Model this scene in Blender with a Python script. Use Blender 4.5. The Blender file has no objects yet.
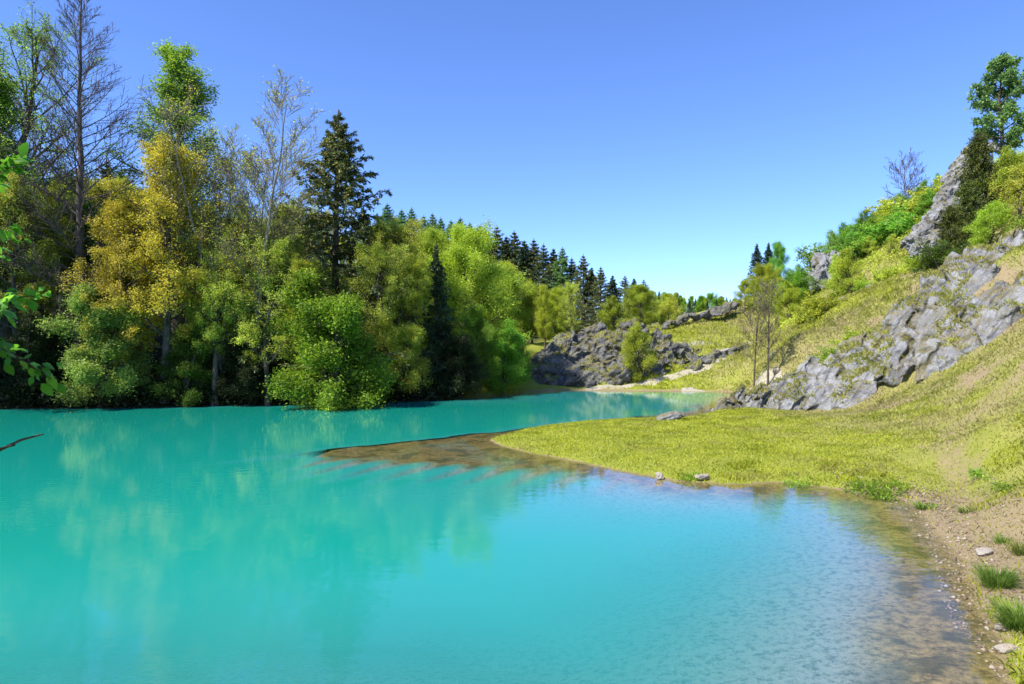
import bpy, bmesh, math
import numpy as np
from mathutils import Vector

SC = bpy.context.scene
COL = SC.collection
F, CX, CY, CAMH = 683.0, 512.0, 342.0, 4.5

# ------------------------------------------------------------------ helpers
def W(px, py, d):
    """point at distance d in front of the camera on the sight line of a photo position"""
    return np.array([(px - CX) / F * d, d, CAMH - (py - CY) / F * d])

def link(o):
    COL.objects.link(o)
    return o

def tag(o, label=None, cat=None, group=None, kind=None):
    if label: o['label'] = label
    if cat: o['category'] = cat
    if group: o['group'] = group
    if kind: o['kind'] = kind
    return o

def empty(name, loc=(0, 0, 0), rz=0.0):
    o = link(bpy.data.objects.new(name, None))
    o.empty_display_size = 0.3
    o.location = [float(v) for v in loc]
    o.rotation_euler = (0, 0, rz)
    return o

def mesh_np(name, verts, faces, mat=None, smooth=False, attrs=None):
    """verts (n,3); faces: list of int arrays (m,k)"""
    if not isinstance(faces, (list, tuple)): faces = [faces]
    me = bpy.data.meshes.new(name)
    verts = np.asarray(verts, np.float32)
    me.vertices.add(len(verts))
    me.vertices.foreach_set('co', verts.ravel())
    loops = np.concatenate([f.ravel() for f in faces]).astype(np.int32)
    starts, s = [], 0
    for f in faces:
        starts.append(s + np.arange(len(f)) * f.shape[1]); s += f.size
    starts = np.concatenate(starts).astype(np.int32)
    me.loops.add(len(loops)); me.loops.foreach_set('vertex_index', loops)
    me.polygons.add(len(starts)); me.polygons.foreach_set('loop_start', starts)
    if smooth:
        me.polygons.foreach_set('use_smooth', np.ones(len(starts), bool))
    me.update(calc_edges=True)
    if attrs:
        for k, v in attrs.items():
            a = me.attributes.new(k, 'FLOAT', 'POINT')
            a.data.foreach_set('value', np.asarray(v, np.float32))
    if mat: me.materials.append(mat)
    return me

def obj(name, me, parent=None, mat=None):
    o = link(bpy.data.objects.new(name, me))
    if parent: o.parent = parent
    if mat:
        o.material_slots[0].link = 'OBJECT'
        o.material_slots[0].material = mat
    return o

def sstep(a, b, x):
    t = np.clip((x - a) / (b - a), 0, 1)
    return t * t * (3 - 2 * t)

def _hash(i, j, k, seed):
    h = (i * 374761393 + j * 668265263 + k * 2147483647 + seed * 974634777) & 0xffffffff
    h = ((h ^ (h >> 13)) * 1274126177) & 0xffffffff
    h = (h ^ (h >> 16)) & 0xffffff
    return h / float(0xffffff)

def vnoise(p, seed=0):
    """value noise in [-1,1]; p (n,3)"""
    p = np.asarray(p, float)
    i = np.floor(p).astype(np.int64); f = p - i
    f = f * f * f * (f * (f * 6 - 15) + 10)
    out = 0
    for a in (0, 1):
        for b in (0, 1):
            for c in (0, 1):
                w = (f[:, 0] if a else 1 - f[:, 0]) * (f[:, 1] if b else 1 - f[:, 1]) * (f[:, 2] if c else 1 - f[:, 2])
                out = out + w * _hash(i[:, 0] + a, i[:, 1] + b, i[:, 2] + c, seed)
    return out * 2 - 1

def fbm(p, seed=0, octv=4, gain=0.5):
    p = np.asarray(p, float); a, s, t = 1.0, 0, 0
    for o in range(octv):
        s = s + a * vnoise(p * (2.03 ** o) + 17.3 * o, seed + o); t += a; a *= gain
    return s / t

def f2(x, y, sc, seed=0, octv=4):
    return fbm(np.stack([x * sc, y * sc, np.zeros_like(x) + 0.37], 1), seed, octv)

def nrm(v):
    return v / np.maximum(np.linalg.norm(v, axis=-1, keepdims=True), 1e-9)

# ------------------------------------------------------------------ shader helpers
class NT:
    def __init__(s, name):
        s.m = bpy.data.materials.new(name); s.m.use_nodes = True
        s.t = s.m.node_tree; s.t.nodes.clear()
        s.out = s.t.nodes.new('ShaderNodeOutputMaterial')
    def n(s, kind, **kw):
        nd = s.t.nodes.new('ShaderNode' + kind)
        for k, v in kw.items():
            if k.startswith('i_'): nd.inputs[int(k[2:]) if k[2:].isdigit() else k[2:].replace('_', ' ')].default_value = v
            else: setattr(nd, k, v)
        return nd
    def l(s, a, b): s.t.links.new(a, b)
    def attr(s, name): return s.n('Attribute', attribute_name=name).outputs['Fac']
    def pos(s): return s.n('NewGeometry').outputs['Position']
    def noise(s, scale, detail=4, rough=0.55, vec=None, dist=0.0):
        nd = s.n('TexNoise'); nd.inputs['Scale'].default_value = scale
        nd.inputs['Detail'].default_value = detail; nd.inputs['Roughness'].default_value = rough
        nd.inputs['Distortion'].default_value = dist
        s.l(vec if vec is not None else s.pos(), nd.inputs['Vector'])
        return nd.outputs['Fac']
    def ramp(s, fac, stops):
        nd = s.n('ValToRGB'); cr = nd.color_ramp
        while len(cr.elements) < len(stops): cr.elements.new(0.5)
        for e, (p, c) in zip(cr.elements, stops):
            e.position = p; e.color = (*c, 1) if not isinstance(c, (int, float)) else (c, c, c, 1)
        s.l(fac, nd.inputs[0]); return nd.outputs[0]
    def mix(s, fac, a, b, blend='MIX'):
        nd = s.n('Mix', data_type='RGBA', blend_type=blend)
        for sock, v in ((nd.inputs[0], fac), (nd.inputs[6], a), (nd.inputs[7], b)):
            if isinstance(v, (int, float)): sock.default_value = v
            elif isinstance(v, tuple): sock.default_value = (*v, 1)
            else: s.l(v, sock)
        return nd.outputs[2]
    def math(s, op, a, b=0.0, c=None, clamp=False):
        nd = s.n('Math', operation=op); nd.use_clamp = clamp
        for i, v in enumerate((a, b) if c is None else (a, b, c)):
            if isinstance(v, (int, float)): nd.inputs[i].default_value = v
            else: s.l(v, nd.inputs[i])
        return nd.outputs[0]
    def maprange(s, v, a, b, c=0.0, d=1.0):
        nd = s.n('MapRange'); nd.interpolation_type = 'SMOOTHSTEP'
        s.l(v, nd.inputs[0])
        for i, x in enumerate((a, b, c, d)): nd.inputs[i + 1].default_value = x
        return nd.outputs[0]
    def bump(s, h, strength, dist):
        nd = s.n('Bump'); nd.inputs['Strength'].default_value = strength; nd.inputs['Distance'].default_value = dist
        s.l(h, nd.inputs['Height']); return nd.outputs[0]
    def principled(s, col, rough=0.8, spec=0.3, normal=None):
        p = s.n('BsdfPrincipled')
        if isinstance(col, tuple): p.inputs['Base Color'].default_value = (*col, 1)
        else: s.l(col, p.inputs['Base Color'])
        p.inputs['Roughness'].default_value = rough
        p.inputs['Specular IOR Level'].default_value = spec
        if normal is not None: s.l(normal, p.inputs['Normal'])
        return p.outputs[0]
    def done(s, sh): s.l(sh, s.out.inputs['Surface']); return s.m

def leaf_mat(name, c1, c2, c3=None, trans=0.4, spec=0.25):
    t = NT(name)
    g = t.n('NewGeometry'); oi = t.n('ObjectInfo')
    stops = [(0.0, c1), (0.6, c2)] + ([(1.0, c3)] if c3 else [])
    col = t.ramp(g.outputs['Random Per Island'], stops)
    big = t.noise(0.55, 2, 0.5)
    col = t.mix(t.maprange(big, 0.38, 0.66, 0.0, 0.5), col, tuple(0.62 * a + 0.0 * b for a, b in zip(c1, c2)))
    hsv = t.n('HueSaturation')
    t.l(t.math('MULTIPLY_ADD', oi.outputs['Random'], 0.03, 0.485), hsv.inputs['Hue'])
    t.l(t.math('MULTIPLY_ADD', oi.outputs['Random'], 0.3, 0.85), hsv.inputs['Value'])
    t.l(col, hsv.inputs['Color']); col = hsv.outputs[0]
    a = t.principled(col, 0.5, spec)
    tr = t.n('BsdfTranslucent'); t.l(t.mix(1.0, col, (1.25, 1.25, 0.7), 'MULTIPLY'), tr.inputs[0])
    mx = t.n('MixShader'); mx.inputs[0].default_value = trans
    t.l(a, mx.inputs[1]); t.l(tr.outputs[0], mx.inputs[2])
    return t.done(mx.outputs[0])

def bark_mat(name, c1, c2, scale=6):
    t = NT(name)
    tc = t.n('TexCoord'); mp = t.n('Mapping'); mp.inputs['Scale'].default_value = (1, 1, 0.25)
    t.l(tc.outputs['Object'], mp.inputs[0])
    n = t.noise(scale, 4, 0.65, mp.outputs[0])
    return t.done(t.principled(t.ramp(n, [(0.35, c1), (0.65, c2)]), 0.9, 0.2, t.bump(n, 0.6, 0.05)))

# ------------------------------------------------------------------ terrain
SHORE_RAW = [(6.55, 9), (7.36, 10.3), (8.07, 11.9), (9.2, 14.1), (10.1, 16.3), (11.0, 18.7), (11.2, 19.6), (10.6, 20.2), (9.7, 21),
         (8.3, 21.9), (7.2, 21.5), (5.95, 21.8), (4.8, 22.5), (3.5, 24.2), (1.9, 26.3), (0.4, 28.2), (-0.8, 30.4), (-0.9, 32.0), (-0.2, 33.4), (1.1, 35.6),
         (3.8, 38.2), (7.5, 39.8), (10.6, 41), (12.8, 43.8), (15.8, 51), (19.3, 58), (19.6, 61.2), (17.0, 62.3), (11.7, 62.7),
         (4.5, 63.5), (1.2, 61.5), (-1.2, 58), (-5.6, 53), (-9.5, 51.2), (-13.2, 49.6), (-22, 48), (-28, 46.6), (-34.4, 45.9),
         (-41, 42), (-47, 34), (-49, 24), (-42, 12), (-27, 5), (-12, 3.5), (-4, 4.2), (2.5, 4.8), (5.2, 6.8)]
def wiggle(poly):
    out = []
    n = len(poly)
    for i in range(n):
        p0, p1, p2, p3 = [np.array(poly[(i + k - 1) % n], float) for k in range(4)]
        m = max(2, int(np.linalg.norm(p2 - p1) / 0.8))
        for k in range(m):
            t = k / m
            q = 0.5 * (2 * p1 + (p2 - p0) * t + (2 * p0 - 5 * p1 + 4 * p2 - p3) * t * t + (3 * p1 - p0 - 3 * p2 + p3) * t ** 3)
            out.append(q)
    a = np.array(out)
    a[:, 0] += 0.16 * f2(a[:, 0], a[:, 1], 0.9, 3, 3); a[:, 1] += 0.30 * f2(a[:, 0], a[:, 1], 0.9, 8, 3)
    return a
SHORE = wiggle(SHORE_RAW)

def poly_sdf(x, y, poly):
    """+ outside (land), - inside"""
    a = poly; b = np.roll(poly, -1, 0)
    best = np.full(len(x), 1e18); ins = np.zeros(len(x), bool)
    for (ax, ay), (bx, by) in zip(a, b):
        dx, dy = bx - ax, by - ay
        t = np.clip(((x - ax) * dx + (y - ay) * dy) / (dx * dx + dy * dy + 1e-12), 0, 1)
        best = np.minimum(best, (x - ax - t * dx) ** 2 + (y - ay - t * dy) ** 2)
        c = ((ay > y) != (by > y))
        with np.errstate(divide='ignore', invalid='ignore'):
            ins ^= c & (x < (bx - ax) * (y - ay) / (by - ay + 1e-15) + ax)
    d = np.sqrt(best)
    return np.where(ins, -d, d)

def line_dist(x, y, pts):
    best = np.full(len(x), 1e18)
    for (ax, ay), (bx, by) in zip(pts[:-1], pts[1:]):
        dx, dy = bx - ax, by - ay
        t = np.clip(((x - ax) * dx + (y - ay) * dy) / (dx * dx + dy * dy + 1e-12), 0, 1)
        best = np.minimum(best, (x - ax - t * dx) ** 2 + (y - ay - t * dy) ** 2)
    return np.sqrt(best)

LAND = []
def L(px, py, d): LAND.append(tuple(W(px, py, d)))
# right-hand slope in front of the ridge
for a in [(1024, 430, 24), (960, 440, 26.5), (1024, 500, 16.5), (1024, 560, 13), (1024, 620, 10.4), (1024, 370, 31), (960, 400, 32),
          (840, 411, 41.5), (900, 387, 39.8), (960, 360, 37.4), (1024, 328, 35.2), (780, 415, 41.5), (900, 425, 31), (950, 470, 21.5)]: L(*a)
# behind the ridge, up the hillside
for a in [(770, 384, 52), (740, 383, 57), (790, 345, 54), (850, 300, 60), (850, 347, 50), (900, 322, 50), (960, 290, 46), (1024, 268, 43.5),
          (900, 278, 62), (930, 266, 70), (980, 250, 68), (1024, 235, 64), (830, 292, 78), (790, 322, 80), (900, 245, 80), (960, 200, 84),
          (1024, 165, 86), (870, 250, 90), (740, 330, 82), (800, 300, 98), (900, 232, 98), (1000, 165, 100)]: L(*a)
for a in [(960, 312, 40.6), (1024, 282, 39.4), (990, 297, 40), (930, 333, 41.2), (900, 352, 42.0), (1080, 262, 38.5),
          (960, 290, 43), (1024, 256, 42)]: L(*a)
# terrace with the far outcrop
for a in [(560, 387, 65), (640, 385, 65), (700, 383, 64), (700, 370, 68), (745, 347, 75), (640, 372, 68), (700, 356, 72), (720, 328, 82),
          (640, 340, 76), (592, 366, 71), (620, 358, 73), (550, 382, 68), (660, 330, 84), (735, 314, 88)]: L(*a)
LAND += [(5, 23.5, .4), (8, 24, .4), (5, 28, .45), (9, 30, .42), (3, 31, .3), (8, 36, .32), (13, 34, .4), (14, 40, .42), (1, 30.5, .2), (13, 26, .5), (4, 35, .25),
         (15, 21.5, 1.15), (17, 17, 1.9), (14, 13, 1.1), (10.5, 11, .7), (9, 7, 1.0), (4, 2, 2.2), (0, 0, 2.9), (-6, -1, 2.6), (-4.6, 3.0, 1.1), (30, 10, 6), (30, 25, 7.5), (42, 34, 13), (60, 50, 22),
         (75, 80, 30), (100, 60, 36), (0, -30, 8), (40, -20, 12), (-40, -10, 7), (70, 110, 27), (60, 160, 16), (33, 120, 8), (110, 110, 40),
         (22, 105, 5.5), (10, 100, 5), (0, 90, 4), (15, 140, 5), (0, 130, 6),
         (-10, 66, 2.6), (-22, 60, 3), (-34, 56, 3), (-48, 50, 4), (-60, 35, 5), (-12, 85, 6), (-30, 85, 8), (-50, 80, 9), (-20, 115, 12), (-45, 115, 15),
         (-70, 90, 14), (-80, 130, 22), (-30, 150, 17), (-5, 150, 11), (20, 200, 6), (-60, 200, 26), (80, 250, 12), (60, 330, 8), (-20, 280, 18), (-75, 40, 9), (2, 70, 3),
         (-150, 60, 22), (-150, 200, 30), (-150, -50, 18), (150, -60, 25), (180, 120, 40), (0, -120, 14), (0, 420, 18), (200, 350, 26), (-200, 400, 30)]
SH = SHORE[::2]
CTRL = np.array(LAND + [(x, y, 0.0) for x, y in SH])
def kern(dx, dy): return -np.sqrt(dx * dx + dy * dy + 1.0)
_A = kern(CTRL[:, None, 0] - CTRL[None, :, 0], CTRL[:, None, 1] - CTRL[None, :, 1])
_n = len(CTRL)
_M = np.zeros((_n + 1, _n + 1)); _M[:_n, :_n] = _A - 0.25 * np.eye(_n); _M[_n, :_n] = 1; _M[:_n, _n] = 1
_w = np.linalg.solve(_M, np.append(CTRL[:, 2], 0))

SHELF = np.array([(-8.6, 27.4), (-6.8, 28.6), (-4.6, 30.2), (-2.6, 31.6), (-0.9, 33.2), (1.4, 36), (3, 33), (3, 28), (4.6, 23.8), (3.6, 22.6), (1.2, 24.2), (-0.6, 25.0), (-2.6, 25.6), (-5.2, 26.2), (-7.2, 26.8)])

def H(x, y, detail=True):
    x = np.asarray(x, float).ravel(); y = np.asarray(y, float).ravel()
    z = np.empty(len(x))
    for s in range(0, len(x), 20000):
        e = slice(s, s + 20000)
        z[e] = kern(x[e, None] - CTRL[None, :, 0], y[e, None] - CTRL[None, :, 1]) @ _w[:_n] + _w[_n]
    sd = poly_sdf(x, y, SHORE)
    land = z * sstep(0, 2.2, sd) + 0.13 * sstep(0, 0.5, sd)
    land = np.maximum(land, 0.13 * sstep(0, 0.5, sd))
    if detail:
        amp = 0.05 + 0.35 * sstep(2, 14, sd) * sstep(20, 45, y + np.abs(x) * .2) * sstep(0.5, 2.5, land)
        land = land + (amp * f2(x, y, 0.22, 5, 4) + 0.035 * f2(x, y, 1.7, 9, 3)) * sstep(0.1, 1.2, sd)
    flat = sstep(15.5, 11.5, x - 0.12 * (y - 22)) * sstep(20.0, 21.5, y) * sstep(47, 43.5, y)
    land = land * (1 - flat) + flat * (0.12 * sstep(0, 0.5, sd) + 0.22 * sstep(0.3, 3.0, sd) + 0.05 * f2(x, y, 0.5, 15, 3) * sstep(.3, 2, sd))
    # lake bed
    d = -sd
    steep = sstep(0, -14, x) * sstep(33, 44, y) + sstep(-20, -34, x)
    steep = np.clip(steep, 0, 1)
    gentle = 0.07 * d + 0.013 * d * d
    far = sstep(44, 52, y) * sstep(-3, 4, x)          # the bay below the far outcrop
    penin = sstep(20.5, 22.5, y) * sstep(12, 3, x)
    slope2 = 0.05 * d + 0.24 * np.maximum(d - 0.9, 0) ** 1.25
    bed = gentle * (1 - penin) + slope2 * penin
    bed = bed * (1 - steep) + steep * (0.9 * d)
    bed = bed * (1 - far) + far * (0.11 * d + 0.02 * d * d)
    sh = poly_sdf(x, y, SHELF)
    # bars of gravel running out from the tongue
    u = x * 0.89 - y * 0.46
    bars = 0.5 + 0.5 * np.sin(u * 4.6 + 1.3 * f2(x, y, 0.35, 21, 2))
    shelf = 0.10 + 0.09 * f2(x, y, 0.5, 31, 3) + np.maximum(sh, 0) * (0.035 + 0.48 * bars ** 1.5) + 0.10 * np.maximum(sh - 1.6, 0) ** 1.3 + 0.20 * np.maximum(sh - 2.6, 0) ** 2
    shelf = np.maximum(shelf, 0.012) + 3.0 * np.maximum(-7.6 - x, 0)
    north = (y - (27.6 + (x + 8.6) * 0.86) - 0.75 * f2(x, y, 0.45, 71, 3) - 0.25 * f2(x, y, 1.6, 72, 2)) * sstep(14, 12, x) * (y < 46)
    shelf = shelf * (0.12 + 0.88 * sstep(-0.2, -2.2, north)) + 3.0 * np.maximum(north, 0) * sstep(0, .4, sh)
    bed = np.where((north > 0) & (y < 46), np.maximum(bed, 0.03 + 1.4 * np.maximum(d - 0.1, 0)), bed)
    bed = np.minimum(bed, np.where(sh < 6, np.maximum(shelf, 0.012), 99))
    bed = np.minimum(bed, 4.5 + 0 * bed)
    if detail:
        bed = np.maximum(bed + 0.05 * f2(x, y, 0.9, 41, 4) * sstep(0.2, 1.5, d) * (bed > .1), 0.012)
    return np.where(sd >= 0, land, -bed * sstep(0, 0.25, d) - 0.004), sd

def hz(x, y): return float(H([x], [y])[0][0])

def axis(segs):
    out = []
    for a, b, st in segs:
        n = max(1, int(round((b - a) / st)))
        out += list(a + (b - a) * np.arange(n) / n)
    return np.array(out + [segs[-1][1]])
XS = axis([(-1500, -500, 250), (-500, -150, 50), (-150, -60, 8), (-60, -14, 0.9), (-14, 34, 0.28), (34, 60, 0.7), (60, 110, 4), (110, 500, 50), (500, 1500, 250)])
YS = axis([(-1500, -300, 200), (-300, -60, 40), (-60, 0, 5), (0, 5, 0.8), (5, 34, 0.24), (34, 82, 0.38), (82, 150, 1.7), (150, 500, 25), (500, 1500, 200)])
GX, GY = np.meshgrid(XS, YS)
gz, gsd = H(GX, GY)
gx, gy = GX.ravel(), GY.ravel()
nx, ny = len(XS), len(YS)
ii = (np.arange(ny - 1)[:, None] * nx + np.arange(nx - 1)[None, :]).ravel()
gf = np.stack([ii, ii + 1, ii + nx + 1, ii + nx], 1)

# masks (what covers the ground where)
TRACKS = [[(590, 390, 64), (640, 387, 65), (678, 381, 66.5), (702, 368, 68.5), (722, 356, 72), (748, 345, 76)],
          [(672, 386, 65.5), (706, 376, 67.5), (742, 358, 72.5)],
          [(690, 389, 62.5), (735, 389, 60), (765, 388, 53), (790, 388, 50)],
          [(735, 386, 60), (757, 372, 58), (770, 360, 59)]]
PATHS = [[(W(*p)[0], W(*p)[1]) for p in tr] for tr in TRACKS]
FOOT = [(11.9, 18.6), (13.6, 20.6), (15.2, 24.5), (18.2, 28.0), (24, 31)]
RIDGE_MID = [(W(p, 0, d)[0], d) for p, d in ((800, 43.5), (870, 42.5), (930, 41.2), (990, 40), (1080, 38.5))]
def masks(x, y, z, sd):
    n1 = f2(x, y, 0.35, 51, 4); n2 = f2(x, y, 1.3, 55, 3); n3 = f2(x, y, 0.13, 58, 3)
    pale = np.zeros_like(x)
    for i, p in enumerate(PATHS):
        w = (0.42, 0.3, 0.6, 0.4)[i]
        pale = np.maximum(pale, 1 - sstep(w * 0.4, w * 1.8, line_dist(x, y, p) + 0.5 * n2))
    fp = line_dist(x, y, FOOT)
    foot = 0.5 * (1 - sstep(0.1, 1.0, fp + 0.9 * n1 + .5 * n2))
    shore_dirt = (1 - sstep(0.7, 3.4, sd + 1.0 * n1 + 0.6 * n2)) * sstep(8.5, 10.5, x + 0.18 * (20 - y)) * sstep(22, 18.8, y)
    shore_dirt = np.maximum(shore_dirt, 0.8 * (1 - sstep(0.0, 0.22, sd + 0.2 * n2)))
    shore_dirt = np.maximum(shore_dirt, 0.8 * (1 - sstep(0.1, 0.8, sd + 0.6 * n2)) * sstep(50, 56, y) * sstep(0, 3, x))
    dirt = np.maximum(shore_dirt, sstep(0.05, 0.4, n1 + 0.45 * n2) * 0.8 * sstep(10, 16, x - 0.35 * np.maximum(y - 22, 0)))
    dirt = np.maximum(dirt, foot)
    rb = sstep(2.6, 0.6, line_dist(x, y, RIDGE_MID)) 
    dirt = np.maximum(dirt, rb * np.clip(0.2 + 0.8 * n1 + 0.5 * n2, 0, 0.55))
    dry = sstep(9, 19, x - 0.12 * (y - 22)) * (0.62 + 0.5 * n3 + 0.45 * n1 + .25 * n2) + 0.12 * n1 + 0.1 * n2
    dry = np.clip(dry + 0.5 * rb, 0, 1)
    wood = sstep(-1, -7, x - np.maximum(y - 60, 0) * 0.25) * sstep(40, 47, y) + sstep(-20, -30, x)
    
    return np.clip(pale, 0, 1), np.clip(dirt, 0, 1), dry, np.clip(wood, 0, 1)
mp, md, mdry, mw = masks(gx, gy, gz, gsd)

t = NT('ground_material')
nf = t.noise(9, 5, 0.65); nm = t.noise(1.6, 4, 0.6); nl = t.noise(0.35, 3, 0.5); nff = t.noise(38, 3, 0.6)
green = t.mix(t.maprange(nm, 0.3, 0.7), t.mix(nf, (0.12, 0.155, 0.018), (0.25, 0.28, 0.03)), t.mix(nf, (0.20, 0.225, 0.024), (0.31, 0.33, 0.05)))
straw = t.mix(nf, (0.19, 0.16, 0.065), (0.31, 0.265, 0.125))
dryfac = t.math('ADD', t.attr('dry'), t.math('MULTIPLY_ADD', nm, 0.9, -0.45), clamp=True)
col = t.mix(dryfac, green, straw)
soil = t.mix(nff, t.mix(nf, (0.12, 0.088, 0.042), (0.23, 0.172, 0.088)), (0.33, 0.265, 0.155))
col = t.mix(t.maprange(t.math('ADD', t.attr('dirt'), t.math('MULTIPLY_ADD', nf, 0.8, -0.4)), 0.3, 0.62), col, soil)
col = t.mix(t.maprange(t.math('ADD', t.attr('pale'), t.math('MULTIPLY_ADD', nf, 0.6, -0.3)), 0.3, 0.6), col, t.mix(nf, (0.28, 0.25, 0.18), (0.42, 0.38, 0.30)))
rub = t.mix(nff, t.mix(nf, (0.15, 0.14, 0.13), (0.30, 0.29, 0.28)), (0.42, 0.41, 0.40))
col = t.mix(t.maprange(t.math('ADD', t.attr('scree'), t.math('MULTIPLY_ADD', nf, 1.0, -0.5)), 0.42, 0.6), col, rub)
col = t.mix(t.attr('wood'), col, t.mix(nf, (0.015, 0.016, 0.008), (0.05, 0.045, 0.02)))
# lake bed
dep = t.attr('deep')
vor = t.n('TexVoronoi'); vor.inputs['Scale'].default_value = 5.0; t.l(t.pos(), vor.inputs['Vector'])
bedn = t.noise(7.0, 8, 0.78, dist=0.15); bedl = t.noise(0.7, 3, 0.6)
shal = t.mix(t.maprange(bedn, 0.35, 0.62), (0.07, 0.055, 0.015), (0.24, 0.185, 0.065))
shal = t.mix(t.maprange(t.noise(1.3, 4, .6), .48, .62, 0, .75), shal, (0.05, 0.05, 0.012))
bedc = t.mix(t.maprange(bedn, 0.36, 0.54), (0.085, 0.09, 0.095), (0.26, 0.255, 0.25))
bed = t.mix(t.maprange(dep, 0.07, 0.24), shal, bedc)
col = t.mix(t.maprange(dep, -0.03, 0.02), col, bed)
hgt = t.math('ADD', t.math('MULTIPLY', nf, 0.6), t.math('MULTIPLY', nff, 0.4))
GROUND_MAT = t.done(t.principled(col, 0.95, 0.15, t.bump(hgt, 0.7, 0.12)))

SCREE_AREAS = [(W(690, 355, 71), 4.5, 1.2), (W(735, 348, 73), 3.5, 1.5), (W(655, 352, 70), 4.0, 1.6), (W(700, 342, 76), 5, 1.3), (W(860, 392, 38), 3, 1.2)]
ms = np.zeros_like(gx)
for c, rx, ry in SCREE_AREAS:
    ms = np.maximum(ms, 0.55 * (1 - sstep(0.4, 1.2, np.hypot((gx - c[0]) / rx, (gy - c[1]) / ry))))
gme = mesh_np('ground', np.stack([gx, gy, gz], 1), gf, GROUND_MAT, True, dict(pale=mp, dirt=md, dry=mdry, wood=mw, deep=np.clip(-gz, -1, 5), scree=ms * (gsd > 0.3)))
tag(obj('ground', gme), kind='structure')

# ------------------------------------------------------------------ water
wx = axis([(-56, -14, 0.9), (-14, 24, 0.3)]); wy = axis([(1, 8, 0.7), (8, 46, 0.3), (46, 68, 0.5)])
WX, WY = np.meshgrid(wx, wy)
wz, wsd = H(WX, WY)
n0, n1_ = len(wx), len(wy)
ii = (np.arange(n1_ - 1)[:, None] * n0 + np.arange(n0 - 1)[None, :]).ravel()
wf = np.stack([ii, ii + 1, ii + n0 + 1, ii + n0], 1)
wf = wf[(wsd[wf].min(1) < 0.6)]
used = np.unique(wf); remap = np.zeros(len(wz), int); remap[used] = np.arange(len(used))
t = NT('water_material')
d = t.attr('deep')
gv = t.n('NewGeometry'); dv = t.n('VectorMath', operation='DOT_PRODUCT'); t.l(gv.outputs['Incoming'], dv.inputs[0]); t.l(gv.outputs['Normal'], dv.inputs[1])
path = t.math('DIVIDE', t.math('MAXIMUM', t.math('SUBTRACT', d, 0.08), 0.0), t.math('MAXIMUM', t.math('ABSOLUTE', dv.outputs['Value']), 0.10))
turb = t.math('SUBTRACT', 1.0, t.math('POWER', 2.718, t.math('MULTIPLY', path, -0.62)))
milky = t.n('BsdfDiffuse')
t.l(t.mix(t.maprange(d, 0.5, 2.6), (0.022, 0.26, 0.235), (0.006, 0.245, 0.188)), milky.inputs[0])
tr = t.n('BsdfTransparent')
t.l(t.mix(t.maprange(d, 0.0, 0.9), (1, 1, 1), (0.55, 0.92, 0.90)), tr.inputs[0])
m1 = t.n('MixShader'); t.l(turb, m1.inputs[0]); t.l(tr.outputs[0], m1.inputs[1]); t.l(milky.outputs[0], m1.inputs[2])
rip = t.n('Mapping'); rip.inputs['Scale'].default_value = (0.8, 1.5, 1); t.l(t.pos(), rip.inputs[0])
rn = t.noise(2.2, 3, 0.55, rip.outputs[0], 0.3)
bmp = t.bump(rn, 0.045, 0.08)
gl = t.n('BsdfGlossy'); gl.inputs['Roughness'].default_value = 0.035; gl.inputs[0].default_value = (1, 1, 1, 1); t.l(bmp, gl.inputs['Normal'])
gi = t.n('NewGeometry'); dt = t.n('VectorMath', operation='DOT_PRODUCT'); t.l(gi.outputs['Incoming'], dt.inputs[0]); t.l(gi.outputs['Normal'], dt.inputs[1])
fr = t.n('Math', operation='MULTIPLY_ADD'); fr.inputs[1].default_value = 0.98; fr.inputs[2].default_value = 0.02
t.l(t.math('POWER', t.math('SUBTRACT', 1.0, t.math('ABSOLUTE', dt.outputs['Value']), clamp=True), 5.0), fr.inputs[0])
m2 = t.n('MixShader'); t.l(fr.outputs[0], m2.inputs[0]); t.l(m1.outputs[0], m2.inputs[1]); t.l(gl.outputs[0], m2.inputs[2])
WATER_MAT = t.done(m2.outputs[0])
wxr, wyr = WX.ravel(), WY.ravel()
wnorth = (wyr - (27.6 + (wxr + 8.6) * 0.86)) - 0.75 * f2(wxr, wyr, 0.45, 71, 3) - 0.25 * f2(wxr, wyr, 1.6, 72, 2)
murk = np.maximum(-wz, 0.55 * sstep(-0.1, 0.5, wnorth) * sstep(0.0, 0.35, -wsd) * (wyr < 46) * (wyr > 26) * sstep(-11, -9, wxr) * sstep(11, 9, wxr))
murk = np.maximum(murk, 0.8 * sstep(-7.8, -9.2, wxr) * (wyr > 20) * (wyr < 36))
wme = mesh_np('water', np.stack([WX.ravel()[used], WY.ravel()[used], np.zeros(len(used))], 1), remap[wf], WATER_MAT, True, dict(deep=np.clip(murk[used], 0, 5)))
tag(obj('water', wme), kind='structure')

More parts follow.
